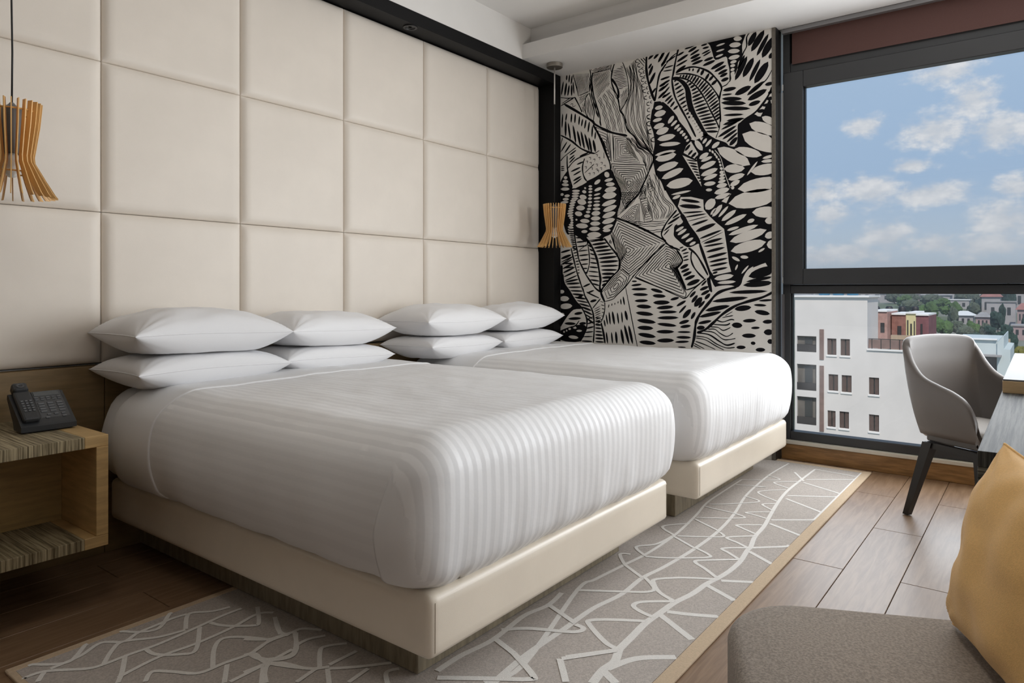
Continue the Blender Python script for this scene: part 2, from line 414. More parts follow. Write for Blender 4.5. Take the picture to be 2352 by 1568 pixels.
# floor slab and planks
fl = struct('floor', box(X_L - .1, 4.95, Y_R - .1, 3.5, -0.20, -0.010), M['grout'])
PW, PL = 0.2045, 1.23
def plank_mesh(w, name):
    d = box(0.0015, w - 0.0015, 0.0012, PW - 0.0012, -0.012, 0.0, 0.0012, 1)
    return d
base_plank = None; cut = {}
for n in range(-24, 14):
    y0 = 0.441 + PW * n
    if y0 < Y_R - 0.15 or y0 > 3.3: continue
    off = 3.675 if n % 2 == 0 else 3.050
    k0 = -5
    x = off - PL * 9
    while x < 4.88:
        a, b = max(x, X_L), min(x + PL, 4.86)
        if b - a > 0.05:
            key = round(b - a, 3)
            if key not in cut:
                cut[key] = obj('plank', plank_mesh(key, 'plank'), M['plank_porcelain'], fl, local=True, origin=(0, 0, 0))
                p = cut[key]
            else:
                p = copy_child(cut[key], fl)
            p.location = (a - fl.location.x, y0 - fl.location.y, 0.0 - fl.location.z)
        x += PL
# shell walls
struct('wall_left', box(X_L - .12, X_L, Y_R - .1, 3.5, 0, 3.3), M['dark_panelling'])
struct('wall_right', box(X_L - .12, 5.0, Y_R - .12, Y_R, 0, 3.3), M['dark_panelling'])
struct('ceiling', box(X_L - .12, 5.3, Y_R - .12, 3.6, Z_C, Z_C + .16), M['plaster_white'])
struct('wall_headboard', join(box(X_L, 4.98, 3.30, 3.5, 0, Z_C), box(X_L, 4.70, Y_P, 3.30, Z_S, Z_C)), M['plaster_white'])
# dropped pelmet over the mural and the window, open slot above its fascia
struct('trim_1', join(box(4.18, 4.76, Y_R, Y_P, Z_S, Z_S + .05), box(4.18, 4.225, Y_R, Y_P, Z_S + .05, 2.991), box(4.285, 4.699, Y_R, Y_P, Z_S + .05, Z_C)), M['soffit_white'])
# mural wall with its edge trim
mw = struct('wall_mural', box(X_M, 5.05, 1.432, Y_H + .055, 0, Z_C), M['mural_paper'])
struct('trim_2', join(box(4.692, 4.80, 1.4085, 1.4315, 0.0, Z_S), withmat(box(4.700, 4.806, 1.4055, 1.4084, 0.0, Z_S), 1)), [M['mural_trim'], M['black_trim']])
# wall above and below the window
struct('wall_window', join(box(4.87, 5.05, Y_R, 1.432, 0, 0.100), box(4.92, 5.05, Y_R, 1.432, 2.93, Z_C), box(4.76, 4.92, Y_R, 1.4075, 2.93, Z_C)), M['plaster_white'])
struct('baseboard_window', box(4.822, 4.872, Y_R, 1.407, 0.0, 0.105, 0.003, 1), M['skirting_wood'])
struct('trim_3', box(4.812, 4.93, Y_R, 1.407, 0.1055, 0.130, 0.003, 1), M['sill_stone'])
# window: fixed lower light, opening upper sash, spandrel above for the blind
w1 = empty('window_1', (X_W, -1.35, 0.13), 0, None, None, None, 'structure')
YL, YR2 = 1.4025, -4.15
def bar(name, y0, y1, z0, z1, x0, x1, m='frame_grey', bev=0.004):
    return obj(name, box(x0, x1, y0, y1, z0, z1, bev, 1), M[m], w1)
bar('jamb', 1.3545, YL, 0.131, 2.925, 4.84, 4.92)
bar('jamb', YR2, YR2 + .05, 0.131, 2.925, 4.84, 4.92)
bar('bottom_rail', YR2 + .05, 1.3540, 0.131, 0.187, 4.84, 4.92)
bar('transom', YR2 + .05, 1.3540, 1.1145, 1.1690, 4.84, 4.92)
bar('head_rail', YR2 + .05, 1.3540, 2.600, 2.668, 4.84, 4.92)
bar('top_rail', YR2 + .05, 1.3540, 2.885, 2.925, 4.84, 4.92)
bar('groove', YR2 + .05, 1.3540, 1.1692, 1.1750, 4.850, 4.92, 'frame_groove', 0)
# opening sash standing a little proud of the frame
bar('sash_stile', 1.2630, 1.3885, 1.1755, 2.5950, 4.80, 4.87)
bar('sash_rail', YR2 + .06, 1.2625, 1.1755, 1.2790, 4.80, 4.87)
bar('sash_rail', YR2 + .06, 1.2625, 2.4870, 2.5950, 4.80, 4.87)
bar('glazing_bead', 1.2570, 1.2625, 1.2795, 2.4865, 4.835, 4.87, 'frame_groove', 0)
bar('glazing_bead', 1.3485, 1.3540, 0.1875, 1.1140, 4.875, 4.915, 'frame_groove', 0)
bar('edge_strip', 1.3890, 1.4020, 1.2300, 2.4700, 4.812, 4.8395, 'bead_silver', 0)
bar('edge_strip', 1.3890, 1.4020, 0.1320, 1.1100, 4.812, 4.8395, 'track_grey', 0)
obj('hinge', box(4.802, 4.812, 1.3895, 1.3985, 1.185, 1.225, 0.001, 1), M['bead_silver'], w1)
obj('hinge', box(4.802, 4.812, 1.3895, 1.3985, 2.482, 2.522, 0.001, 1), M['bead_silver'], w1)
obj('pane', box(4.850, 4.854, YR2 + .06, 1.2628, 1.279, 2.4872), M['window_glass'], w1)
obj('pane', box(4.892, 4.896, YR2 + .05, 1.3545, 0.187, 1.1147), M['window_glass'], w1)
obj('spandrel_panel', box(4.885, 4.90, YR2 + .05, 1.3545, 2.668, 2.886), M['frame_grey'], w1)
# blind rolled down just below the head track
tag(obj('roller_blind', box(4.822, 4.826, YR2 + .05, 1.338, 2.652, 2.905), M['blind_brown']), 'dark brown roller blind drawn a short way down over the window top', 'blind')
tag(obj('blind_track', join(box(4.764, 4.80, YR2 + .05, 1.388, 2.852, 2.8795), box(4.80, 4.85, YR2 + .05, 1.388, 2.906, 2.925)), M['track_grey']), 'slim grey metal track running along the top of the window', 'track')

# ================================================================== MURAL
# drawing of the mural, wall coordinates in millimetres (along the wall, up the wall)
MU_BP = [[2285,2532,2295,2484,2312,2388,2310,2370,2285,2299,2275,2230,2290,2137,2285,2073,2265,1998,2226,1940,2195,1870,2196,1884,2148,1803,2096,1725,2073,1686,1998,1563,1925,1455,1863,1280,1867,1229,1881,1215,1863,1138,1841,1129,1854,1219,1814,1151,1744,1167,1672,1154,1638,1179,1625,1221,1596,1271,1555,1299,1555,1291,1474,1320,1422,1321,1422,2360,1506,2304,1555,2328,1625,2299,1651,2269,1659,2229,1657,2149,1680,2125,1723,2136,1744,2160,1818,2196,1889,2244,1925,2219,1998,2215,2091,2355,2115,2397,2163,2463,2225,2518,2241,2529],[2143,2691,2101,2674,2054,2648,2017,2602,1998,2546,1989,2479,1962,2400,1925,2330,1898,2276,1872,2233,1898,2224,1934,2285,1980,2366,2003,2372,2021,2440,2038,2517,2042,2571,2059,2609,2096,2651,2139,2668],[1881,2883,1744,2885,1617,2886,1613,2862,1630,2815,1630,2757,1642,2718,1659,2696,1663,2659,1682,2617,1684,2642,1710,2635,1706,2596,1719,2577,1719,2657,1731,2711,1744,2756,1818,2747,1841,2805,1858,2856],[3123,2017,3066,2086,3037,2093,3002,1956,2876,1989,2865,2002,2786,2028,2704,2067,2650,2071,2623,2012,2581,1932,2565,1851,2591,1740,2594,1693,2618,1633,2650,1574,2704,1553,2737,1540,2865,1560,2876,1517,2985,1586,3049,1589,3084,1670,3123,1851],[3123,1338,3096,1337,3093,1268,3078,1193,3025,1124,2961,1041,2910,993,2990,981,3054,921,3114,840,3123,840],[3123,810,2967,859,2870,848,2933,729,3123,735],[2054,1636,2120,1609,2129,1565,2129,1534,2101,1502,2026,1446,1962,1461,1944,1482,1989,1558]]
MU_WP = [[1939,2221,1907,2218,1921,2196],[2063,2110,1953,2053,1919,1871],[1998,2202,1944,2108,1957,2066,2054,2126,2035,2172],[1775,1755,1740,1740,1710,1805,1744,1782],[2077,1810,1998,1805,1907,1778,1903,1709,1863,1659,1810,1608,1757,1563,1744,1481,1731,1396,1723,1324,1706,1265,1832,1241,1854,1272,1889,1367,1925,1468,1962,1535,2035,1644,2068,1699,2098,1745]]
MU_ST = [[9,2129,2686,2035,2653,1962,2592,1898,2494,1854,2400,1810,2313,1792,2269],[9,2115,2704,2035,2693,1944,2658,1876,2602,1818,2523,1792,2471,1788,2424,1781,2309],[11,2115,2712,2035,2732,1962,2726,1872,2679,1810,2611,1775,2549,1783,2508,1792,2467],[6,1719,2581,1740,2560,1773,2547,1777,2516],[8,1580,2885,1600,2855,1600,2797,1625,2752,1651,2686,1659,2654],[12,2094,2887,2115,2806,2134,2712,2143,2660,2124,2554,2087,2473,2035,2376,1998,2303,1962,2228],[7,2225,2747,2196,2786,2153,2831,2106,2857],[14,2225,2518,2163,2463,2115,2397,2091,2355,2035,2277,1996,2217],[6,1430,2605,1466,2547,1514,2511,1555,2485],[13,1428,2491,1458,2431,1506,2370,1555,2328,1617,2296,1642,2277,1655,2257,1657,2149,1680,2125],[6,1781,2369,1788,2294,1792,2260,1816,2200],[7,2839,2880,2831,2845,2837,2788,2842,2702],[10,2811,2851,2820,2785,2809,2697,2786,2611,2748,2495,2745,2452,2737,2419],[8,2842,2698,2820,2617,2798,2541,2809,2462],[7,2848,2694,2876,2660,2882,2603,2870,2528,2820,2463],[6,2996,2872,2956,2737,2944,2686],[6,3120,2706,3043,2688,2967,2680],[9,3114,2636,2979,2685],[9,2979,2685,2938,2612,2910,2554],[6,3102,2654,3025,2685],[16,3078,2645,2956,2566,2820,2472,2792,2441,2704,2386,2634,2352,2508,2311],[6,2938,2690,2848,2708],[10,2618,2884,2639,2823,2645,2753,2623,2683,2597,2636,2581,2577,2570,2514,2539,2472,2523,2419,2523,2402,2502,2352,2451,2299,2400,2223,2334,2178,2295,2133,2295,2092,2320,2036,2339,1997,2370,1936,2415,1857,2476,1807,2528,1756],[6,2549,2880,2523,2814,2502,2726,2497,2642,2508,2588,2565,2509],[14,2645,2772,2607,2718,2586,2667,2581,2610],[16,2347,2889,2349,2789,2334,2695,2305,2599,2280,2536],[12,2280,2536,2270,2593,2255,2681,2236,2740,2191,2794],[5,2809,2846,2650,2848],[5,2645,2885,2650,2839,2639,2818],[4,3019,2630,3008,2638,2996,2631,2999,2617,2985,2610,2973,2620],[11,2295,2484,2312,2388,2310,2370,2285,2299,2275,2230,2290,2137,2285,2073,2265,1998,2226,1940,2195,1870,2196,1884,2148,1803,2096,1725,2073,1686],[5,2415,2876,2435,2871,2433,2854,2412,2848],[5,2400,2841,2420,2835,2418,2819,2397,2812],[5,2390,2797,2410,2792,2407,2775,2387,2769],[5,2380,2763,2400,2758,2397,2741,2377,2735],[5,2370,2725,2390,2719,2387,2703,2367,2697],[5,2365,2683,2385,2677,2382,2661,2362,2655],[5,2354,2640,2375,2634,2372,2618,2352,2612],[5,2344,2588,2365,2582,2362,2566,2342,2560],[5,2325,2539,2344,2533,2342,2517,2322,2511],[5,2320,2493,2339,2487,2337,2470,2317,2465],[5,2325,2443,2344,2437,2342,2421,2322,2416],[5,2372,2807,2385,2803,2384,2794,2372,2789],[5,2362,2778,2375,2774,2374,2764,2362,2760],[5,2357,2741,2370,2736,2369,2727,2357,2722],[5,2347,2698,2359,2693,2358,2684,2347,2679],[5,2337,2655,2349,2650,2348,2641,2337,2637],[5,2327,2617,2339,2612,2338,2603,2327,2598],[5,2312,2582,2325,2578,2324,2568,2312,2564],[5,2302,2544,2315,2539,2314,2530,2302,2526],[6,2317,2444,2342,2437,2339,2416,2315,2408],[6,2317,2394,2342,2387,2339,2366,2315,2358],[6,2307,2334,2332,2326,2329,2305,2305,2297],[6,2282,2271,2307,2263,2305,2243,2280,2235],[5,2415,2873,2365,2811],[5,2395,2876,2359,2832],[5,2375,2877,2354,2850],[12,3114,2399,3014,2341,2927,2271,2842,2227,2792,2211],[12,2809,2439,2764,2361,2704,2229,2661,2129,2650,2071],[12,2650,2071,2623,2012,2581,1932,2565,1851,2586,1760],[6,2792,2211,2753,2230],[6,3093,2376,3114,2320,3117,2255],[7,2967,2281,3072,2225,3114,2190],[10,3052,2228,3049,2124,3025,2032,3002,1961],[8,2831,2216,2938,2195,2996,2167,3043,2123],[10,2887,2184,2904,2132,2904,2079,2887,2028,2865,2002],[6,2798,2130,2887,2067],[5,2712,2211,2710,2163],[4,2875,2159,2858,2160,2862,2142],[4,2847,2185,2830,2186,2834,2168],[4,2808,2166,2791,2167,2795,2149],[4,2763,2175,2747,2176,2751,2158],[4,2785,2202,2769,2202,2773,2185],[4,2886,2117,2869,2118,2873,2100],[4,2841,2145,2824,2146,2828,2129],[4,2785,2125,2769,2126,2773,2108],[4,2741,2134,2725,2135,2729,2118],[4,2830,2101,2813,2102,2817,2084],[4,2785,2086,2769,2088,2773,2070],[4,2747,2092,2730,2093,2734,2075],[4,2714,2107,2698,2108,2701,2091],[4,2852,2060,2835,2061,2839,2043],[4,2813,2061,2796,2062,2800,2044],[4,2774,2076,2758,2077,2762,2059],[5,2661,2351,2645,2127],[6,2634,2343,2623,2125],[13,2602,1693,2518,1660,2365,1591,2216,1511,2197,1502],[8,2202,1479,2295,1402,2415,1286,2456,1245,2471,1226,2523,1166,2618,1082],[12,2106,1427,2063,1350,2110,1294,2101,1289,2035,1138],[8,2035,1138,1962,1164,1889,1220],[7,2451,1235,2191,1138,2196,1138,2091,1094,2040,1081,1989,1134,1925,1190,1889,1215],[11,2106,1719,2177,1644,2220,1574,2225,1539,2196,1493,2153,1455,2101,1435,2082,1426],[10,1994,1414,1998,1362,1980,1309,1944,1260,1898,1216],[12,2017,1441,1962,1395,1916,1325,1872,1242],[25,2073,1686,2035,1626,1980,1544,1934,1468],[17,1934,1468,1898,1367,1863,1272,1841,1229],[17,1668,1159,1766,1134,1818,1104,1863,1052,1925,978,1957,920,1966,877,1975,798,1994,727],[16,1422,1125,1498,1088,1596,1059,1680,1028,1766,972,1832,911,1889,862,1953,834],[5,1749,960,1697,990],[6,1770,947,1693,963],[7,1810,929,1766,917,1710,935,1684,932],[8,1832,898,1744,896,1714,910],[6,1854,880,1801,878,1762,858,1710,881],[6,1872,862,1823,864,1783,836,1736,818,1693,843],[6,1903,848,1832,842,1766,798,1723,796,1676,806],[9,1944,834,1863,824,1788,780,1736,757,1680,774],[6,1962,811,1881,802,1810,762,1740,738,1680,745],[6,1962,798,1889,786,1818,749,1757,722],[6,1966,774,1898,754,1818,723],[6,1975,759,1898,723],[5,1980,745,1925,722],[6,2523,1162,2487,999,2425,724,2390,603],[11,3014,1479,2990,1390,2961,1291,2933,1217,2910,1160,2899,1138,2882,1090,2842,1027,2809,956,2798,850,2806,725],[11,2985,1615,2973,1536,2956,1452,2938,1378,2899,1304,2870,1255,2820,1192,2786,1153,2742,1124],[16,2938,1603,2870,1541,2820,1481,2775,1383,2753,1287,2742,1215,2748,1159,2737,1124],[8,2873,1551,2853,1482,2842,1385,2848,1323,2870,1265],[13,2710,1543,2645,1465,2591,1402,2573,1340,2586,1289,2645,1238,2688,1191,2737,1124,2704,1043],[12,3093,1268,3078,1193,3025,1124,2961,1041,2910,993,2870,921,2865,872,2876,823,2927,729],[9,2650,1574,2623,1497,2607,1449],[8,2704,1043,2704,986,2720,924,2737,890],[9,2742,1072,2814,994],[14,2737,886,2715,805,2701,725],[9,2870,1124,2814,1100,2753,1076],[8,2938,895,2967,859,3014,833],[6,2710,1539,2842,1530,2865,1502,2938,1456],[9,3114,1343,2996,1409]]
MU_WS = [[4,1823,2119,1783,2063,1762,1993,1749,1941,1714,1844]]
MU_EL = [[2225,2689,2158,2696,14],[2225,2648,2158,2672,16],[2225,2608,2167,2651,14],[2225,2563,2160,2625,14],[2220,2548,2153,2582,14],[2201,2518,2143,2558,16],[2182,2497,2134,2538,16],[2158,2471,2122,2510,16],[2134,2449,2096,2474,16],[2235,2848,2201,2888,19],[2230,2775,2160,2882,19],[2196,2804,2110,2840,12],[2206,2766,2129,2773,10],[2216,2745,2139,2741,9],[2106,2835,2049,2854,14],[2108,2791,2017,2829,19],[2117,2759,2021,2791,14],[2115,2717,2035,2754,21],[2049,2871,1957,2887,16],[2021,2844,1953,2870,19],[2008,2817,1934,2847,16],[2005,2794,1930,2813,21],[2001,2771,1921,2790,19],[1994,2750,1907,2765,19],[1925,2869,1876,2873,12],[1914,2847,1863,2849,14],[1921,2809,1854,2828,12],[1910,2792,1849,2814,12],[1903,2758,1832,2769,19],[1912,2725,1818,2745,21],[1854,2688,1753,2723,25],[1827,2666,1740,2695,21],[1801,2644,1731,2664,21],[1788,2624,1731,2639,21],[1779,2593,1723,2603,23],[2012,2706,2008,2727,12],[1985,2700,1980,2721,12],[1953,2681,1934,2712,16],[1925,2659,1903,2698,21],[1894,2618,1863,2664,19],[1867,2609,1832,2641,19],[1849,2576,1805,2606,21],[1588,2794,1536,2882,37],[1569,2753,1482,2879,42],[1532,2716,1454,2848,28],[1496,2696,1422,2819,46],[1450,2682,1422,2717,28],[1657,2658,1613,2741,19],[1680,2578,1596,2729,37],[1625,2589,1553,2710,42],[1582,2552,1508,2690,28],[1547,2533,1456,2663,51],[1478,2512,1422,2514,23],[1766,2524,1670,2526,25],[1682,2480,1569,2519,39],[1773,2494,1699,2489,12],[1598,2461,1482,2538,28],[1594,2428,1464,2479,39],[1773,2468,1630,2444,25],[1779,2442,1602,2408,30],[1588,2393,1506,2407,28],[1768,2402,1573,2368,25],[1762,2352,1619,2336,16],[1740,2310,1613,2308,19],[1466,2412,1422,2417,23],[1498,2376,1422,2372,21],[1530,2341,1474,2340,23],[1458,2451,1422,2461,19],[1766,2286,1625,2307,23],[1779,2254,1651,2299,16],[1801,2204,1668,2268,21],[1770,2185,1663,2242,19],[1740,2160,1659,2220,16],[1719,2136,1663,2187,28],[2045,2138,2003,2181,19],[2021,2105,1985,2139,16],[1998,2084,1957,2119,19],[1971,2068,1944,2095,14],[2329,2731,2295,2806,21],[2325,2666,2275,2752,23],[2305,2595,2270,2634,16],[2334,2855,2285,2890,19],[2290,2850,2246,2886,19],[2255,2816,2202,2886,21],[2231,2789,2191,2821,19],[2236,2686,2191,2691,14],[2246,2638,2191,2655,19],[2251,2603,2191,2633,21],[2255,2550,2191,2597,19],[2221,2549,2191,2570,16],[2332,2786,2305,2821,16],[3108,2719,3087,2835,14],[3075,2709,3057,2819,19],[3046,2704,3031,2795,16],[3008,2697,3008,2795,16],[3057,2834,3054,2878,14],[3034,2810,3028,2878,13],[3014,2791,3002,2868,13],[2985,2708,2996,2818,12],[3066,2506,3054,2569,14],[3014,2484,3008,2562,15],[2979,2474,2973,2556,15],[2941,2454,2933,2530,14],[2916,2440,2904,2502,14],[2887,2417,2873,2492,15],[2856,2383,2842,2473,15],[2820,2340,2814,2435,14],[3102,2452,3093,2575,13],[2996,2466,2967,2311,18],[2956,2417,2921,2275,19],[2921,2407,2887,2256,19],[2887,2383,2842,2232,19],[2848,2348,2820,2214,19],[2809,2324,2786,2220,21],[3066,2516,3066,2378,19],[3043,2493,3019,2347,16],[2792,2321,2786,2383,12],[3049,2341,3114,2260,12],[3014,2317,3078,2246,14],[3031,2225,2961,2261,12],[3034,2191,2979,2224,12],[3034,2161,2973,2208,12],[2938,2204,2842,2227,14],[3019,2091,2921,2119,14],[2961,2143,2893,2160,12],[2996,2059,2916,2090,12],[2996,2015,2916,2046,16],[2996,1985,2910,2031,12],[2990,1945,2882,1979,9],[3114,2141,3078,2142,8],[3114,2126,3075,2126,8],[3114,2111,3075,2112,8],[2182,1617,2077,1673,16],[2143,1659,2082,1695,12],[2211,1569,2134,1623,11],[2211,1538,2163,1585,9],[2087,1439,2054,1451,9],[2073,1417,2026,1437,12],[2063,1399,2012,1410,10],[2061,1372,2017,1386,10],[2059,1350,2012,1360,10],[2082,1293,2017,1323,23],[2075,1267,2008,1292,19],[2061,1240,1991,1270,21],[2047,1213,1966,1243,23],[2031,1174,1930,1212,30],[2077,1792,1928,1761,21],[2089,1749,1919,1725,28],[2068,1694,1903,1694,12],[2049,1662,1881,1677,12],[2031,1630,1872,1659,6],[1998,1600,1867,1635,16],[1966,1554,1814,1604,28],[1939,1501,1770,1557,16],[1930,1472,1757,1544,6],[1907,1467,1766,1499,19],[1907,1445,1755,1465,14],[1889,1406,1749,1435,19],[1883,1365,1731,1398,19],[1867,1334,1727,1360,16],[1865,1306,1727,1329,16],[1847,1274,1729,1295,16],[1841,1254,1801,1266,14],[1723,1121,1458,1131,23],[1845,1058,1588,1088,28],[1894,993,1714,1030,30],[1939,947,1775,987,25],[1946,901,1845,923,21],[1957,868,1894,875,28],[1588,1229,1394,1287,60],[1605,1194,1422,1227,21],[1625,1171,1422,1188,37],[1520,1066,1422,1073,14],[1553,1038,1466,1035,16],[1684,1007,1567,1022,35],[1547,995,1444,979,30],[1628,927,1534,934,23],[1494,924,1422,930,25],[1704,898,1628,896,35],[1571,881,1510,885,16],[1486,855,1422,859,37],[1634,827,1536,830,28],[1462,795,1422,796,30],[1573,779,1539,779,21],[1672,745,1605,749,23],[1541,735,1474,739,25],[1458,709,1422,711,23],[2158,1067,2087,1085,19],[2110,1021,2035,1063,19],[2091,970,2033,1030,16],[2061,935,1998,1002,32],[1998,930,1966,983,21],[1994,1048,1948,1103,23],[2008,1085,1962,1131,19],[1973,1020,1916,1088,39],[1944,1010,1894,1064,19],[1925,1103,1858,1138,21],[1896,1073,1856,1114,23],[1921,1168,1881,1207,14],[1934,1138,1867,1164,21],[2091,897,2010,921,23],[2082,871,1998,884,21],[2103,835,1998,838,14],[2113,797,1996,799,19],[2122,761,2010,770,16],[2101,726,2035,727,9],[2471,1205,2425,1205,12],[2476,1173,2385,1182,16],[2476,1145,2339,1147,19],[2464,1106,2332,1104,21],[2448,1057,2332,1061,21],[2433,1018,2305,1013,28],[2438,968,2290,957,28],[2428,913,2270,899,30],[2425,857,2290,855,30],[2420,809,2270,792,30],[2410,750,2270,743,28],[2315,1147,2214,1122,23],[2300,1097,2191,1093,25],[2295,1045,2159,1049,30],[2268,1005,2130,1018,25],[2251,976,2102,981,21],[2263,933,2090,939,23],[2263,890,2106,879,23],[2270,831,2125,836,25],[2265,765,2125,774,28],[2672,1001,2666,1029,8],[2642,1016,2640,1037,7],[2615,1025,2613,1042,7],[2589,1035,2586,1054,7],[2560,1026,2565,1073,10],[2531,1022,2544,1092,13],[2699,853,2710,910,12],[2677,868,2693,953,12],[2655,869,2666,973,14],[2618,870,2637,978,19],[2581,876,2594,969,13],[2549,886,2557,975,12],[2508,906,2526,985,21],[2677,721,2691,816,14],[2634,723,2645,817,13],[2597,725,2607,823,19],[2539,723,2562,844,21],[2492,725,2534,877,21],[2461,727,2497,874,21],[2985,947,2904,959,21],[3043,907,2916,915,21],[3078,869,2967,869,21],[2938,870,2870,877,21],[2904,1163,2831,1191,14],[2865,1114,2798,1138,13],[2956,1075,2904,1095,19],[2837,1047,2775,1062,19],[3120,1443,3014,1464,16],[3114,1393,3008,1424,21],[3114,1363,3002,1410,9],[3084,1353,2996,1355,11],[3090,1318,2985,1326,12],[2764,1527,2704,1531,14],[2661,1499,2655,1531,9],[2650,1493,2645,1521,7]]
MU_WE = [[2280,2482,2216,2485,28],[2285,2433,2191,2445,42],[2297,2391,2221,2398,25],[2290,2340,2202,2355,37],[2270,2297,2168,2318,46],[2260,2250,2117,2260,42],[2245,2208,2077,2199,28],[2279,2135,2115,2151,28],[2274,2103,2110,2124,56],[2264,2025,2094,2060,51],[2225,1958,2056,2014,46],[2187,1901,1985,1921,65],[2151,1833,1998,1850,16],[2141,1803,2077,1822,21],[1498,2300,1394,2236,42],[1582,2268,1394,2175,69],[1630,2204,1374,2064,102],[1684,2108,1498,2042,56],[1805,2130,1576,1987,79],[1757,1980,1613,1968,56],[1727,1902,1613,1927,37],[1714,1859,1646,1888,32],[1708,1844,1684,1841,21],[1571,1939,1374,1951,69],[1598,1917,1526,2006,14],[1661,1831,1355,1860,88],[1494,2021,1414,2032,19],[1502,2001,1414,1999,21],[1889,1845,1841,1841,19],[1937,2071,1867,2103,32],[1925,2050,1841,2074,23],[1932,2001,1814,2037,37],[1925,1950,1801,1986,35],[1907,1920,1803,1946,30],[1903,1885,1816,1888,28],[1790,1958,1757,1958,21],[1790,1934,1751,1941,19],[1794,1913,1749,1919,19],[1801,1890,1744,1898,21],[1812,1862,1734,1869,30],[1827,1816,1719,1838,37],[1823,1781,1706,1801,32],[1863,2129,1854,2110,12],[1845,2118,1832,2095,13],[1827,2098,1816,2076,12],[1814,2080,1805,2057,13],[1801,2057,1790,2043,11],[1794,2039,1783,2023,11],[1788,2017,1777,1999,14],[1786,1991,1766,1976,16],[1969,2207,1912,2126,35],[1912,2174,1881,2208,19],[1892,2149,1845,2197,19],[1845,2135,1788,2170,28],[2175,2355,2129,2406,28],[2153,2332,2101,2371,19],[2127,2306,2084,2337,19],[2106,2290,2073,2311,19],[2084,2269,2056,2287,19],[2066,2249,2040,2267,19],[2047,2226,2026,2245,19],[2035,2205,2012,2219,16],[1725,1736,1370,1775,111],[1563,1664,1374,1655,69],[1478,1601,1414,1601,42],[1596,1600,1547,1615,25],[1775,1619,1672,1688,32],[1753,1590,1600,1654,32],[1797,1646,1727,1719,19],[1841,1653,1770,1733,32],[1854,1667,1814,1711,19],[1889,1708,1823,1776,60],[1736,1551,1651,1571,19],[1725,1519,1522,1577,32],[1716,1472,1466,1541,60],[1710,1406,1470,1461,69],[1478,1494,1414,1515,42],[1466,1441,1394,1442,56],[1522,1393,1478,1419,14],[1702,1368,1646,1337,19],[1644,1366,1588,1360,21],[1678,1275,1661,1314,12],[1636,1249,1586,1306,12],[1827,1216,1689,1239,35],[1805,1188,1674,1197,21],[2106,1610,2059,1632,16],[2115,1564,2052,1596,19],[2101,1537,2031,1578,21],[2073,1509,2008,1544,19],[2040,1484,1980,1512,19],[2010,1460,1962,1482,19],[1836,1151,1680,1163,25],[1814,2843,1749,2850,12],[1814,2804,1753,2810,12],[1818,2767,1762,2776,14],[1691,2869,1632,2855,30],[1721,2829,1638,2817,32],[1731,2789,1646,2775,28],[1727,2739,1646,2740,28],[1714,2707,1668,2710,21],[1714,2684,1678,2683,19],[1712,2654,1682,2659,19],[2704,2053,2666,2016,37],[2707,1987,2631,1996,23],[2696,1960,2615,1954,30],[2707,1911,2599,1920,39],[2726,1869,2599,1873,49],[2731,1798,2602,1829,35],[2798,1971,2742,2000,28],[2798,1919,2731,1937,23],[2910,1926,2870,1913,23],[2890,1953,2873,1942,14],[2936,1887,2867,1869,35],[3105,1998,3034,1986,23],[3114,1961,3028,1954,25],[3117,1917,3084,1914,21],[3096,2024,3040,2014,23],[3084,2053,3049,2045,23],[2851,1960,2817,1956,16],[2853,1938,2814,1935,16],[2853,1914,2815,1913,16],[2720,1753,2597,1787,37],[2726,1706,2607,1736,39],[2729,1663,2613,1685,37],[2723,1618,2629,1641,28],[2723,1601,2650,1602,23],[2803,1884,2742,1893,14],[2806,1858,2742,1860,16],[2803,1834,2745,1831,13],[2809,1805,2745,1805,23],[2814,1777,2742,1774,21],[2825,1741,2742,1741,35],[2831,1703,2742,1700,32],[2837,1663,2742,1659,32],[2848,1622,2745,1619,32],[2865,1575,2734,1571,42],[2853,1888,2817,1885,16],[2856,1862,2817,1861,19],[2859,1833,2817,1832,19],[2859,1804,2820,1806,19],[2867,1781,2825,1778,16],[2876,1759,2834,1754,19],[2893,1727,2834,1723,25],[2930,1693,2839,1682,30],[2970,1656,2853,1644,37],[2918,1604,2859,1603,23],[2956,1851,2870,1829,42],[2967,1798,2882,1789,37],[2979,1757,2907,1740,35],[2973,1705,2953,1699,14],[3078,1902,3025,1900,21],[3096,1877,3034,1872,21],[3120,1851,3037,1850,19],[3126,1126,3078,1126,28],[3126,1069,3031,1070,39],[3126,1004,3002,1013,42],[3126,939,3078,943,25],[2964,813,2910,815,16],[3040,764,2944,758,25],[3002,844,2961,835,19],[3040,823,3014,829,16],[3063,810,3049,813,14],[3090,799,3072,802,14]]
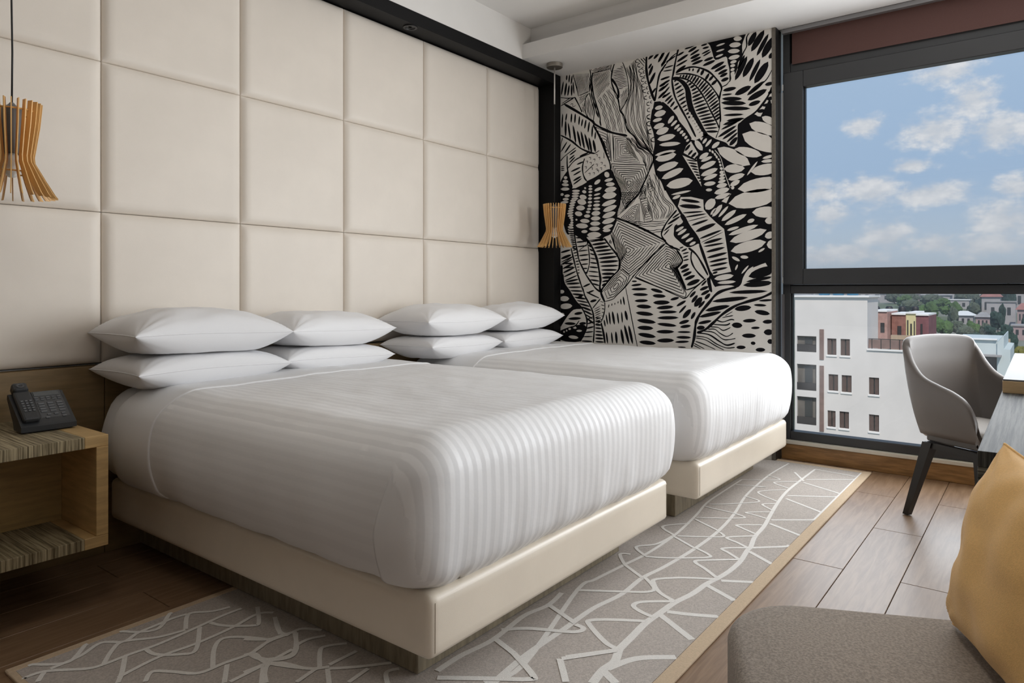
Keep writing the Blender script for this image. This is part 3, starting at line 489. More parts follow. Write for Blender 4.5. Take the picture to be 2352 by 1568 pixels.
MU_LA = [[22,14,[2082,2676,2035,2653,1962,2592,1898,2494,1854,2400,1818,2326],[2073,2693,1998,2680,1944,2658,1876,2602,1818,2523,1788,2445,1781,2346]],[17,15,[2035,2627,1998,2568,1989,2479,1962,2400,1925,2330,1889,2257],[2012,2636,1962,2592,1898,2494,1854,2400,1810,2313,1797,2244]],[11,13,[2129,2653,2122,2589,2091,2496,2049,2423,2021,2374],[2110,2658,2059,2605,2038,2531,2026,2463,2003,2380]],[9,11,[2035,2075,1925,1894],[1953,2053,1921,1889]],[17,14,[3102,1343,3093,1268,3072,1194,3078,1208,3031,1139,2967,1060,2910,993,2873,920],[2996,1390,2961,1291,2933,1217,2904,1148,2882,1090,2842,1027,2814,956,2800,874]],[10,8,[3008,1479,2987,1414,2967,1340,2950,1276],[2970,1487,2950,1423,2933,1349,2933,1276]],[10,11,[2979,1595,2967,1511,2950,1437,2927,1354,2882,1280],[2916,1582,2867,1522,2853,1458,2845,1385,2865,1275]],[11,11,[2865,1531,2842,1458,2839,1361,2859,1265,2820,1192],[2842,1506,2792,1418,2764,1335,2748,1239,2748,1173]],[13,17,[2842,1521,2786,1432,2753,1345,2731,1239,2731,1172],[2704,1534,2634,1450,2581,1378,2591,1289,2688,1191]],[10,10,[3043,1628,3025,1558,3002,1478],[2985,1625,2973,1546,2961,1467]],[6,11,[2865,906,2870,848,2899,789,2921,734],[2800,932,2798,850,2806,787,2809,734]],[8,13,[2792,922,2792,826,2792,735],[2737,919,2731,852,2704,734]],[8,6,[2803,985,2792,932,2786,875],[2742,1014,2737,948,2737,890]],[6,6,[2748,1052,2731,986,2742,909],[2710,1043,2704,986,2726,910]]]
MU_WL = [[9,29,[2110,2408,2082,2359,2054,2302,2019,2245,1996,2222],[2063,2414,2040,2366,2017,2314,1987,2258,1973,2232]],[8,32,[2031,2400,1998,2347,1966,2281,1944,2243],[1998,2403,1973,2360,1932,2289,1907,2251]],[19,20,[3008,1937,3014,1874,3025,1859,3043,1791,3054,1747,3019,1696,3049,1648,3037,1588],[2927,1930,2944,1868,2959,1858,2982,1801,2990,1743,2990,1694,2987,1635,2982,1576]]]
MU_HA = [[80,12,4,2996,2872,2842,2852,2842,2702,2944,2686],[-50,11,4,2809,2846,2661,2841,2661,2732,2775,2638,2809,2735],[-15,9,4,2831,2874,2650,2886,2655,2849,2798,2846],[2,12,4,2634,2826,2591,2841,2544,2855,2508,2727,2502,2685,2581,2675,2634,2774],[-62,10,4,2565,2630,2518,2678,2500,2675,2508,2593,2565,2513],[-35,10,4,2938,2680,2848,2699,2873,2659,2933,2616],[85,14,5,2859,2671,2831,2643,2809,2543,2820,2477,2865,2527,2873,2625],[70,12,4,2916,2618,2882,2627,2876,2529,2899,2547]]
MU_CO = [[5,4,2786,2417,2682,2364,2661,2261,2650,2137,2677,2159,2720,2269],[7,4,2623,2322,2518,2299,2451,2179,2400,2090,2623,2129],[9,5,2645,2113,2359,2072,2334,2001,2375,1936,2425,1858,2528,1769,2565,1851,2581,1937,2623,2021],[5,4,2576,1884,2410,1874,2451,1808,2589,1707],[5,4,2560,1691,2466,1768,2410,1787,2400,1621,2466,1643],[5,4,2400,1818,2344,1827,2305,1733,2295,1655,2365,1646],[3,4,2325,1995,2285,1882,2334,1864,2344,1943],[4,4,2375,1927,2349,1911,2354,1820,2410,1825],[10,5,2597,1674,2207,1489,2334,1357,2492,1241,2581,1308,2576,1378,2613,1473,2639,1592],[5,5,2549,1297,2487,1249,2523,1171,2623,1072,2699,1048,2731,1119,2623,1237],[9,5,2441,1238,2295,1393,2202,1470,2196,1479,2139,1455,2106,1427,2063,1350,2101,1298,2035,1112,2040,1085,2225,1152]]
MU_FL = [[13,4,[2764,2631,2731,2554,2699,2445,2677,2375],[2653,2712,2591,2602,2544,2463,2523,2332]],[15,4,[2518,2827,2487,2747,2482,2653,2518,2543,2518,2419,2487,2346,2415,2253,2315,2167],[2446,2873,2415,2733,2375,2611,2354,2394,2334,2319,2290,2159]],[4,5,[2831,2835,2828,2700,2798,2589,2764,2488],[2817,2833,2814,2697,2786,2587,2753,2486]],[7,4,[2513,2298,2451,2216,2390,2144,2359,2072],[2466,2292,2400,2209,2315,2144,2310,2089,2334,2010]],[11,4,[2334,1845,2295,1755,2275,1659],[2275,2040,2235,1901,2196,1807,2129,1743,2177,1662]],[6,4,[2528,1665,2365,1646,2192,1645],[2415,1608,2315,1566,2216,1574]]]

Y0M, Y1M, ZTM = 1.4325, 3.1155, 2.8795
def mpt(y, z): return (min(max(y / 1000, Y0M), Y1M), min(z / 1000, ZTM))
def prs(a): return [(a[i], a[i + 1]) for i in range(0, len(a), 2)]
class Sheet:
    def __init__(s): s.V = []; s.F = []
    def poly(s, pts, lay):
        b = len(s.V); x = X_M - .0020 - lay * .00022
        for p in pts: q = mpt(*p); s.V.append((x, q[0], q[1]))
        s.F.append(tuple(range(b, b + len(pts))))
    def stroke(s, pts, w, lay, taper=True):
        w = w * 1.12
        """brush line: quads along the path, a little uneven"""
        b = len(s.V); x = X_M - .0020 - lay * .00022; n = len(pts)
        for i, p in enumerate(pts):
            a, c = pts[max(i - 1, 0)], pts[min(i + 1, n - 1)]
            tx, ty = c[0] - a[0], c[1] - a[1]; L = math.hypot(tx, ty) or 1
            ww = w / 2 * (1 + .18 * math.sin(i * .7 + pts[0][0]))
            if taper and i in (0, n - 1): ww *= .45
            for sg in (1, -1):
                q = mpt(p[0] - ty / L * ww * sg, p[1] + tx / L * ww * sg); s.V.append((x, q[0], q[1]))
        for i in range(n - 1): s.F.append((b + 2 * i, b + 2 * i + 1, b + 2 * i + 3, b + 2 * i + 2))
    def lens(s, a, c, w, lay, blunt=.52):
        w = w * 1.08
        n = 7; L = math.hypot(c[0] - a[0], c[1] - a[1]) or 1; tx, ty = (c[0] - a[0]) / L, (c[1] - a[1]) / L
        up, dn = [], []
        for i in range(n + 1):
            t = i / n; h = w / 2 * math.sin(PI * t) ** blunt
            px, py = a[0] + tx * L * t, a[1] + ty * L * t
            up.append((px - ty * h, py + tx * h)); dn.append((px + ty * h, py - tx * h))
        s.poly(up + dn[-2:0:-1], lay)
def resample(pts, n):
    P_ = spline(pts, 8); d = [0]
    for a, b in zip(P_, P_[1:]): d.append(d[-1] + math.hypot(b[0] - a[0], b[1] - a[1]))
    out = []; j = 0
    for i in range(n):
        t = d[-1] * i / (n - 1)
        while j < len(d) - 2 and d[j + 1] < t: j += 1
        f = (t - d[j]) / ((d[j + 1] - d[j]) or 1); out.append((P_[j][0] + (P_[j + 1][0] - P_[j][0]) * f, P_[j][1] + (P_[j + 1][1] - P_[j][1]) * f))
    return out
ink, wht = Sheet(), Sheet()
for a in MU_BP: ink.poly(spline(prs(a) + [tuple(a[:2])], 3)[:-1], 0)
for a in MU_WP: wht.poly(prs(a), 1)
for e in MU_WE: wht.lens(e[0:2], e[2:4], e[4], 1, .5)
for (n, w, A, B) in MU_WL:
    A, B = resample(prs(A), n), resample(prs(B), n)
    for p, q in zip(A, B): wht.lens((p[0] * .97 + q[0] * .03, p[1] * .97 + q[1] * .03), (q[0] * .97 + p[0] * .03, q[1] * .97 + p[1] * .03), w * .85, 1, .38)
for a in MU_WS: wht.stroke(spline(prs(a[1:]), 5), a[0], 3)
for a in MU_ST: ink.stroke(spline(prs(a[1:]), 5), a[0], 2)
for e in MU_EL: ink.lens(e[0:2], e[2:4], e[4], 2)
for (n, w, A, B) in MU_LA:
    A, B = resample(prs(A), n), resample(prs(B), n)
    for i, (p, q) in enumerate(zip(A, B)): ink.lens(p, q, w * (.75 + .4 * abs(math.sin(i * 2.3))), 2)
for a in MU_HA:
    ang, sp, w = a[0], a[1], a[2]; pg = prs(a[3:]); r = math.radians(ang); ca, sa = math.cos(r), math.sin(r)
    rot = [(p[0] * ca + p[1] * sa, -p[0] * sa + p[1] * ca) for p in pg]
    y = min(p[1] for p in rot) + sp / 2
    while y < max(p[1] for p in rot):
        xs_ = []
        for p, q in zip(rot, rot[1:] + rot[:1]):
            if (p[1] - y) * (q[1] - y) < 0: xs_.append(p[0] + (q[0] - p[0]) * (y - p[1]) / (q[1] - p[1]))
        xs_.sort()
        for u0, u1 in zip(xs_[::2], xs_[1::2]):
            ln = [(u0 + (u1 - u0) * t / 5, y + 2 * math.sin(t * 2 + y)) for t in range(6)]
            ink.stroke([(x_ * ca - y_ * sa, x_ * sa + y_ * ca) for x_, y_ in ln], w, 2)
        y += sp
for a in MU_CO:
    n, w = a[0], a[1]; pg = prs(a[2:]); cx_ = sum(p[0] for p in pg) / len(pg); cy_ = sum(p[1] for p in pg) / len(pg)
    for i in range(n):
        f = 1 - i / n
        q = [(cx_ + (p[0] - cx_) * f, cy_ + (p[1] - cy_) * f) for p in pg]; q.append(q[0])
        ring = []
        for p0_, p1_ in zip(q, q[1:]):
            for t in range(4): ring.append((p0_[0] + (p1_[0] - p0_[0]) * t / 4 + 1.5 * math.sin(t * 3 + i), p0_[1] + (p1_[1] - p0_[1]) * t / 4 + 1.5 * math.cos(t * 2.3 + i)))
        ring.append(ring[0]); ink.stroke(ring, w, 2, False)
for (n, w, A, B) in MU_FL:
    A, B = resample(prs(A), 24), resample(prs(B), 24)
    for i in range(n):
        f = i / (n - 1)
        if i % 4 == 3: continue
        ink.stroke([(p[0] + (q[0] - p[0]) * f + 3 * math.sin(k_ * 1.3 + i * 1.1), p[1] + (q[1] - p[1]) * f + 2 * math.sin(k_ * .9 + i)) for k_, (p, q) in enumerate(zip(A, B))], w, 2)
mu = obj('mural', box(X_M - .0018, X_M - .0003, Y0M, Y1M, 0.0, ZTM), M['mural_paper'])
tag(mu, 'black and white hand-drawn leaf and line mural covering the end wall', 'mural')
o = obj('black_ink', (ink.V, ink.F), M['mural_ink'], mu); o['kind'] = 'stuff'
o = obj('white_shapes', (wht.V, wht.F), M['mural_paper'], mu); o['kind'] = 'stuff'

# ================================================================== HEADBOARD
hb = empty('headboard', (1.96, 3.28, 0.0), 0, 'wall-high headboard of cream upholstered squares in a black surround', 'headboard')
PS = 0.66
def panel_data():
    g = 0.0025; s = PS - 2 * g; n = 22; V, Fs = [], []
    def prof(a):   # 0 at the edge, 1 inside: pillow edge roll then nearly flat
        e = min(a, 1 - a)
        return 1 - (1 - min(e / 0.060, 1.0)) ** 2.8
    for j in range(n + 1):
        for i in range(n + 1):
            # denser near the edges
            u = 0.5 - 0.5 * math.cos(PI * i / n); v = 0.5 - 0.5 * math.cos(PI * j / n)
            h = 0.021 * prof(u) * prof(v) + 0.004 * math.sin(PI * u) * math.sin(PI * v)
            V.append((g + s * u, -h, g + s * v))
    for j in range(n):
        for i in range(n):
            a = j * (n + 1) + i; Fs.append((a, a + 1, a + n + 2, a + n + 1))
    b = len(V)
    ring = [j for j in range(n + 1)] + [(k + 1) * (n + 1) - 1 for k in range(1, n + 1)] + [n * (n + 1) + i for i in range(n - 1, -1, -1)] + [k * (n + 1) for k in range(n - 1, 0, -1)]
    for r in ring: V.append((V[r][0], 0.024, V[r][2]))
    m = len(ring)
    for i in range(m): Fs.append((ring[i], b + i, b + (i + 1) % m, ring[(i + 1) % m]))
    return V, Fs
p0 = obj('panel', panel_data(), M['cream_leather'], hb, smooth=True, local=True, origin=(0, 0, 0))
first = True
for r, z in enumerate((0.818, 1.476, 2.134)):
    for c in range(-3, 5):
        x = 1.298 + PS * c
        p = p0 if first else copy_child(p0, hb)
        first = False
        p.location = (x - 1.96, 3.266 - 3.28, z)
obj('backing_board', box(1.298 - PS * 3, 4.600, 3.288, 3.2995, 0.815, 2.797), M['black_trim'], hb)
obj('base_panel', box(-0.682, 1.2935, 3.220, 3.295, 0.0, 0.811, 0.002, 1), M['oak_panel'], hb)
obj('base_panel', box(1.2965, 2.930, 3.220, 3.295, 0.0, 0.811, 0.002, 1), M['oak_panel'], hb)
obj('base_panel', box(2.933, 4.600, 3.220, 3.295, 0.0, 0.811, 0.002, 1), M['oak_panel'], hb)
bm_ = obj('surround_beam', box(-0.80, 4.699, Y_P - .0005, 3.298, 2.798, 2.8795, 0.002, 1), M['black_lacquer'], hb)
sp = obj('downlight', lathe([(0.045, 2.7978), (0.045, 2.792), (0.032, 2.792), (0.030, 2.7975), (0.012, 2.7978)], 24, 3.066, 3.170), M['black_trim'], bm_, smooth=False)
obj('surround_post', box(4.602, 4.699, Y_P - .0005, 3.298, 0.0, 2.7975, 0.002, 1), M['black_lacquer'], hb)
obj('surround_post', box(-0.80, -0.684, Y_P - .0005, 3.298, 0.0, 2.7975, 0.002, 1), M['black_lacquer'], hb)

# ================================================================== RUG
RX0, RX1, RY0, RY1 = 0.705, 4.748, 0.842, 2.440
RT = 0.009
rug = empty('rug', (2.73, 1.64, 0.0), 0, 'grey area rug with a meandering white line pattern and tan border', 'rug')
BW = 0.048
obj('rug_field', box(RX0 + .02, RX1 - BW, RY0 + BW, RY1 - .03, 0.0, RT), M['rug_ground'], rug)
obj('border', join(box(RX0, RX1, RY0, RY0 + BW, 0.0, RT + .0015, .003, 1), box(RX1 - BW, RX1, RY0 + BW, RY1, 0.0, RT + .0015, .003, 1), box(RX0, RX1 - BW, RY1 - .03, RY1, 0.0, RT + .0015, .003, 1), box(RX0, RX0 + .02, RY0 + BW, RY1 - .03, 0.0, RT + .0015, .002, 1), ), M['rug_border'], rug)
def ribbon(pts, w, z, dz=0.0008):
    """flat woven line along a floor polyline"""
    V, Fs = [], []; n = len(pts)
    for i, p in enumerate(pts):
        a = Vector(pts[max(i - 1, 0)][:2]); b = Vector(pts[min(i + 1, n - 1)][:2]); t = (b - a)
        t = t.normalized() if t.length > 1e-6 else Vector((1, 0)); nn_ = Vector((-t.y, t.x))
        ww = p[2] if len(p) > 2 else w
        q1 = Vector(p[:2]) + nn_ * ww / 2; q2 = Vector(p[:2]) - nn_ * ww / 2
        V += [(q1.x, q1.y, z), (q2.x, q2.y, z)]
    for i in range(n - 1): Fs.append((2 * i, 2 * i + 1, 2 * i + 3, 2 * i + 2))
    return V, Fs
RUG_LINES = [(34,1709,1024,1786,1035,1850,1031,1915,1052,1940,1056,2018,1060,2126,1067,2225,1061,2330,1054,2438,1033,2557,1024,2638,1009,2736,998,2858,999,2999,1017,3041,1018,3180,1045,3345,1057,3515,1082,3702,1109,3912,1133,4082,1142,4355,1142,4615,1140),(22,1444,1239,1702,1265,1937,1263,2013,1265,2126,1262,2278,1239,2456,1245,2619,1223,2876,1205,3154,1206,3453,1237,3757,1290,4025,1314,4339,1327,4667,1315),(26,3603,876,3728,879,4208,884,4553,884,4728,876),(18,1524,1274,1669,1240,2211,1389,2332,1384,2530,1363,2705,1344,2973,1345,3288,1377,3530,1414,3760,1421,4097,1424),(26,1801,1029,1906,986,1987,894),(26,1786,1035,1750,971),(26,2215,1056,2119,898),(26,2250,1045,2280,971,2326,884),(26,2545,1019,2477,882),(26,2618,990,2687,877),(26,2986,1006,2897,874),(26,3036,1010,3168,868),(26,3404,1048,3315,869),(26,3463,1059,3603,876),(26,3866,1104,3728,879),(26,3926,1114,4079,872),(26,4255,1116,4138,884),(26,4332,1119,4513,884),(26,4615,1140,4584,898),(26,4462,1222,4288,1124),(20,1919,1054,1933,1110,2002,1211,2030,1225,2076,1174,2140,1074),(20,1782,1161,1907,1063),(20,2182,1062,2194,1119,2219,1160,2265,1149,2341,1059),(20,2341,1059,2376,1133,2434,1185,2476,1196,2554,1118,2621,1008),(20,2634,1013,2689,1083,2735,1146,2780,1114,2874,1005),(20,2866,1002,2916,1070,2950,1109,3025,1025),(20,3020,1017,3058,1083,3094,1142,3190,1048),(20,3219,1057,3260,1133,3288,1164,3361,1069),(20,3465,1074,3489,1153,3501,1194,3585,1103),(20,3618,1099,3685,1172,3745,1115),(20,3784,1126,3898,1264,4037,1153),(20,4077,1149,4150,1252,4261,1134),(18,2456,1245,2530,1363),(18,2463,1236,2398,1167,2355,1170,2302,1240,2209,1381),(18,2876,1205,2956,1337),(18,2884,1208,2846,1133,2808,1125,2705,1250,2660,1335),(18,3154,1206,3245,1360),(18,3139,1193,3091,1161,3021,1252,2973,1330),(18,3453,1237,3465,1396),(18,3446,1227,3417,1173,3353,1238,3271,1363),(18,3771,1294,3726,1201,3608,1293,3515,1392),(18,3985,1317,4026,1264,3968,1413),(18,4288,1337,4236,1244,4161,1315,4097,1424),(18,2530,1363,2617,1431,2644,1396),(18,2667,1339,2735,1416,2823,1360,2973,1345),(18,2973,1345,3050,1439,3167,1356),(20,1701,1302,1638,1183,1613,1180,1544,1276,1457,1395),(20,1733,1398,1701,1302),(20,1982,1255,2038,1399),(20,1974,1249,1967,1213,1925,1229,1856,1357,1793,1423),(20,1761,1171,1710,1125,1667,1087),(20,1765,1166,1910,1057),(20,1483,1420,1588,1422,1727,1405,1915,1423,2035,1403,2149,1420),(17,791,2339,875,2349,947,2384,995,2335,1049,2357,1107,2362,1168,2367,1214,2359),(17,756,2429,794,2373,836,2339,873,2365,919,2420),(17,1015,2425,1052,2362,1104,2334,1169,2399,1188,2418),(17,704,2340,772,2338,856,2255,897,2240,971,2238,1054,2230,1177,2239,1284,2250,1354,2248),(17,897,2240,950,2308,995,2335,1076,2276,1154,2252),(17,742,2291,774,2335),(17,1157,2257,1203,2338,1231,2353,1280,2308,1335,2291),(17,880,2102,914,2154,959,2240),(17,893,2131,1017,2151,1124,2139,1249,2144,1363,2165,1403,2130),(17,1017,2235,1020,2175,1066,2115,1109,2101,1193,2234),(17,931,2046,968,2083,1004,2036,1047,1968,1123,1959,1206,1947,1298,1972,1372,1953),(17,1089,1964,1149,2063,1199,2101,1247,2054,1287,1971),(17,1198,1942,1200,1899,1227,1864,1285,1844,1366,1945),(17,1066,1860,1124,1945),(17,1079,1852,1173,1855,1222,1857),(17,1139,1765,1166,1814,1200,1845,1229,1822,1252,1740),(17,1230,2236,1248,2178,1304,2105,1330,2104,1394,2214),(17,1329,1978,1387,2098),(17,1237,2042,1283,1982,1347,1960,1394,1953,1428,1894),(17,1387,2097,1339,2002,1340,1949),(17,1366,1953,1308,1860,1265,1831,1223,1858,1200,1916,1212,1946,1279,1966,1345,1957),(17,1318,1876,1363,1878,1413,1854),(17,1184,1954,1209,1931,1202,1858,1258,1733,1303,1691),(17,1130,1865,1202,1858,1296,1865),(17,1127,1770,1183,1848),(17,1279,1705,1342,1787,1372,1796,1423,1759),(17,1310,1700,1411,1697),(17,1296,1682,1360,1618,1431,1560),(17,1245,1616,1293,1687),(17,1285,1580,1367,1591),(17,1347,1484,1386,1532,1423,1518),(17,1194,1699,1270,1713)]

rl = []
for i, ln in enumerate(RUG_LINES):
    w = ln[0]; pts = [(ln[j] / 1000, ln[j + 1] / 1000) for j in range(1, len(ln), 2)]
    pts = spline(pts, 6)
    pts = [(min(max(x, RX0 + .02), RX1 - BW), min(max(y, RY0 + BW), RY1 - .03)) for x, y in pts]
    pts = [(x, y, w / 1000 * (.85 if w == 17 else (.72 if w > 30 else .9) * max(.50, 1.12 - .22 * (x - 1.8)))) for x, y in pts]
    rl.append(ribbon(pts, w / 1000, RT + .0005 + .00002 * i))
o = obj('woven_line', join(*rl), M['rug_line'], rug); o['kind'] = 'stuff'

# ================================================================== BEDS
def make_bed(x0, x1, label, dlabel, seed):
    y0, y1 = 1.278, 3.195
    b = empty('bed', ((x0 + x1) / 2, (y0 + y1) / 2, 0.0), 0, label, 'bed', 'twin upholstered beds')
    fr = obj('bed_frame', rgrid(x0, x1, y0, y1, 0.152, 0.325, 0.022, 0.018), M['pearl_leather'], b, smooth=True)
    for xs in (x0 + .0005, x1 - .0005):
        sx_ = -1 if xs < (x0 + x1) / 2 else 1
        obj('seam', tube([(xs - sx_ * .022 + sx_ * .0008, y0 - .0006, 0.172), (xs - sx_ * .022, y0 - .0006, 0.305)], 0.0007, 6), M['seam_thread'], fr)
    obj('plinth', box(x0 + .125, x1 - .125, y0 + .17, y1, 0.0115, 0.153, 0.003, 1), M['plinth_wood'], b)
    xm = (x0 + x1) / 2; hw = (x1 - x0) / 2
    def mw_(x, y, z):
        f = (z - .33) / .39; bul = .095 * math.sin(PI * min(max(f, 0), 1) ** .75) ** .8
        s = (x - xm) / hw
        x2 = x + bul * (abs(s) ** 3) * (1 if s > 0 else -1)
        return (x2, y, z + .012 * nz3(x * 2 + seed, y * 2, 1))
    obj('mattress', rgrid(x0 + .02, x1 - .02, 1.40, y1 - .005, 0.322, 0.722, 0.075, 0.035, mw_), M['sheet_cotton'], b, smooth=True)
    # duvet ---------------------------------------------------------------
    dy0, dy1 = 1.262, 2.955
    zb, zt = 0.318, 0.738
    def warp(x, y, z):
        f = min(max((z - zb) / (zt - zb), 0), 1)
        bul = math.sin(PI * min(f * 1.02, 1)) ** .7
        s = (x - xm) / (hw + .01); s = max(-1.2, min(1.2, s))
        x2 = x + (.085 * bul + .012 * (1 - f)) * (abs(s) ** 5) * (1 if s > 0 else -1)
        t = max(0.0, 1 - (y - dy0) / .25)
        y2 = y - .026 * bul * t ** 2 + .010 * (1 - f) * t ** 2
        # soft folds where the cloth is tucked in, long creases down the sides
        low = max(0.0, 1 - f * 1.35)
        fold = .0045 * low * (math.sin(x * 31 + seed) * .6 + math.sin(x * 57 + 2 * seed) * .4) * t
        y2 += fold
        x2 += .004 * low * math.sin(y * 23 + seed * 3 + .8 * math.sin(y * 7)) * (1 if s > 0 else -1) * abs(s) ** 4
        top = max(0.0, (f - .9) * 10)
        z2 = z + top * (.012 * (1 - s * s) + .006 * nz3(x * 3 + seed, y * 3, .3)) + .004 * nz3(x * 9, y * 9 + seed, 2.0)
        # edge hangs with a slightly wavy hem over the frame
        pull = max(0.0, 1 - f / .16) ** 2
        if abs(s) > .8: x2 -= .050 * pull * (1 if s > 0 else -1)
        y2 += .040 * pull * t
        z2 = max(z2, .305)
        if f < .12: z2 += .0025 * math.sin(y * 11 + x * 13 + seed) * (1 - f / .12)
        x2 += .005 * nz3(x * 4, y * 4, z * 4 + seed) * (1 - top); y2 += .005 * nz3(x * 5 + 3, y * 5, z * 5 + seed) * (1 - top)
        return (x2, y2, z2)
    data = rgrid(x0 - .005, x1 + .005, dy0, dy1, zb - .10, zt, 0.10, 0.022, warp, skip_bottom=True)
    dv = obj('duvet', data, M['duvet_satin'], None, smooth=True, origin=(xm, (dy0 + dy1) / 2, zb))
    tag(dv, dlabel, 'duvet', 'white striped duvets on the beds')
    me = dv.data; uv = me.uv_layers.new(name='cloth'); ox, oy, oz = dv.location
    def cu(co):
        x, y, z = co[0] + ox, co[1] + oy, co[2] + oz
        s = x - xm
        d = max(0.0, zt - .05 - z)
        side = max(0.0, abs(s) - (hw - .03)) > 0 and (y > dy0 + .09)
        return (s + (d * (1 if s > 0 else -1) if side else 0), .25 if (side and d > 0) else (.55 if (z > zt - .03 and y > dy0 + .12) else 1.0))  # stripe contrast painted weaker on side and top to mimic dimmer, grazing light
    for lp in me.loops: uv.data[lp.index].uv = cu(me.vertices[lp.vertex_index].co)
    # section outline of the duvet before warping: near hem, up the side, over the top, down the far side
    R_ = .10; xa, xb = x0 - .005, x1 + .005
    def section(t):
        """t in 0..1 -> (x, z, outward normal)"""
        side = zt - R_ - zb; arc = PI / 2 * R_; top_ = (xb - xa) - 2 * R_; tot = 2 * side + 2 * arc + top_
        d = t * tot
        if d < side: return xa, zb + d, (-1, 0)
        d -= side
        if d < arc: a = d / R_; return xa + R_ - R_ * math.cos(a), zt - R_ + R_ * math.sin(a), (-math.cos(a), math.sin(a))
        d -= arc
        if d < top_: return xa + R_ + d, zt, (0, 1)
        d -= top_
        if d < arc: a = d / R_; return xb - R_ + R_ * math.sin(a), zt - R_ + R_ * math.cos(a), (math.sin(a), math.cos(a))
        d -= arc
        return xb, zt - R_ - d, (1, 0)
    # turned-back band: a second layer of cloth ending in a raised hem
    V, Fs = [], []; n = 110
    prof = ((2.640, -.003), (2.6405, .004), (2.645, .0055), (2.656, .005), (2.68, .004), (2.75, .0035), (2.85, .0035), (2.93, .0035), (2.955, .0035), (2.962, -.001), (2.963, -.012))
    for (y, lift) in prof:
        for i in range(n + 1):
            x, z, nn_ = section(.012 + .976 * i / n)
            yy = y + .010 * nz3(x * 2.2, z * 3, seed + 4) - .05 * max(0.0, .60 - z)
            p = warp(x, min(yy, dy1 - .09), z)
            V.append((p[0] + nn_[0] * lift, yy, p[2] + nn_[1] * lift))
    m = n + 1
    for j in range(len(prof) - 1):
        for i in range(n): Fs.append((j * m + i, (j + 1) * m + i, (j + 1) * m + i + 1, j * m + i + 1))
    band = obj('turned_band', (V, Fs), M['sheet_cotton'], dv, smooth=True)
    band['label'] = 'turned-back top edge with raised hem'
    # corner pleats at the foot: the foot panel wraps round on to the side and ends in a loose edge
    for sgn in (-1, 1):
        V, Fs = [], []; nz_, na = 30, 14
        cx_ = xb - R_ if sgn > 0 else xa + R_; cy_ = dy0 + R_
        for i in range(nz_ + 1):
            f = i / nz_; z = zb + .004 + (zt - R_ * .75 - zb) * f
            for j in range(na + 1):
                u_ = j / na; a = (PI / 2) * min(1.0, u_ / .72); ext = max(0.0, (u_ - .72) / .28) * (.034 + .004 * math.sin(z * 26 + seed) - .030 * f)
                zz = max(0.0, z - (zt - R_)); rr_ = math.sqrt(max(0.0, R_ * R_ - zz * zz))
                p = warp(cx_ + sgn * rr_ * math.sin(a), cy_ - rr_ * math.cos(a) + ext, z)
                lift = -.004 + .017 * u_ ** 1.5 * (1 - .8 * max(0.0, f - .5) * 2)
                V.append((p[0] + sgn * math.sin(a) * lift, p[1] - math.cos(a) * lift, p[2]))
            # tucked-under return of the loose edge
            q = V[-1]; V.append((q[0] - sgn * .012, q[1] - .004, q[2]))
        w_ = na + 2
        for i in range(nz_):
            for j in range(na + 1):
                fc = (i * w_ + j, (i + 1) * w_ + j, (i + 1) * w_ + j + 1, i * w_ + j + 1)
                Fs.append(fc if sgn < 0 else fc[::-1])
        obj('corner_pleat', (V, Fs), M['sheet_cotton'], dv, smooth=True)
    return b, dv
make_bed(1.305, 2.765, 'cream leather platform bed nearest the camera, beside the nightstand', 'white striped duvet tucked over the nearer bed', 1.0)
make_bed(3.085, 4.500, 'cream leather platform bed next to the window and mural', 'white striped duvet tucked over the bed by the window', 2.7)

# ================================================================== PILLOWS
def pillow_data(w, d, t, seed, cap=0.0):
    n = 46; V, Fs = [], []
    top, bot = {}, {}
    def shape(s, tt):
        es = 1 - abs(s) ** 2.4; et = 1 - abs(tt) ** 2.4
        return max(0.0, es) ** .46 * max(0.0, et) ** .46
    for sd, dic in ((1, top), (-1, bot)):
        for j in range(n + 1):
            for i in range(n + 1):
                s = -math.cos(PI * i / n); tt = -math.cos(PI * j / n)
                edge = i in (0, n) or j in (0, n)
                if sd < 0 and edge: dic[(i, j)] = top[(i, j)]; continue
                h = shape(s, tt)
                x = s * w / 2 * (1 - .07 * (1 - tt * tt) * abs(s) ** 3 * 1.0) ; y = tt * d / 2 * (1 - .10 * (1 - s * s) * abs(tt) ** 3)
                wr = .010 * nz3(s * 3.2 + seed, tt * 3.2, seed * 1.7) * h + .014 * (abs(s) ** 4) * math.sin(6 * tt + seed * 3 + 3 * s) * h
                # puckers fanning out of the four corners, and one long soft crease
                ds_, dt_ = 1 - abs(s), 1 - abs(tt); rc = math.hypot(ds_, dt_)
                fan = math.sin(math.atan2(dt_, ds_) * 15 + seed * (2 if s > 0 else 3.3) + (1 if tt > 0 else 0))
                wr += .0055 * fan * math.exp(-(rc / .42) ** 2) * min(1.0, rc / .12) * min(1, h * 2)
                wr += .006 * math.exp(-((tt + .35 * s - .25 * math.sin(seed)) / .10) ** 2) * h * math.sin(seed * 2)
                if sd > 0:
                    z = h * t * .56
                    if cap: z = cap * math.tanh(z / cap)
                    z += wr * (.5 if cap else 1)
                else: z = -min(h * t * .60, t * .44) + wr * .3
                z += .006 * math.sin(seed * 5 + s * 2.0)
                dic[(i, j)] = len(V); V.append((x, y, z))
    for j in range(n):
        for i in range(n):
            Fs.append((top[(i, j)], top[(i + 1, j)], top[(i + 1, j + 1)], top[(i, j + 1)]))
            Fs.append((bot[(i, j)], bot[(i, j + 1)], bot[(i + 1, j + 1)], bot[(i + 1, j)]))
    ring = [top[(i, 0)] for i in range(n)] + [top[(n, j)] for j in range(n)] + [top[(i, n)] for i in range(n, 0, -1)] + [top[(0, j)] for j in range(n, 0, -1)]
    return V, Fs, [V[r] for r in ring]
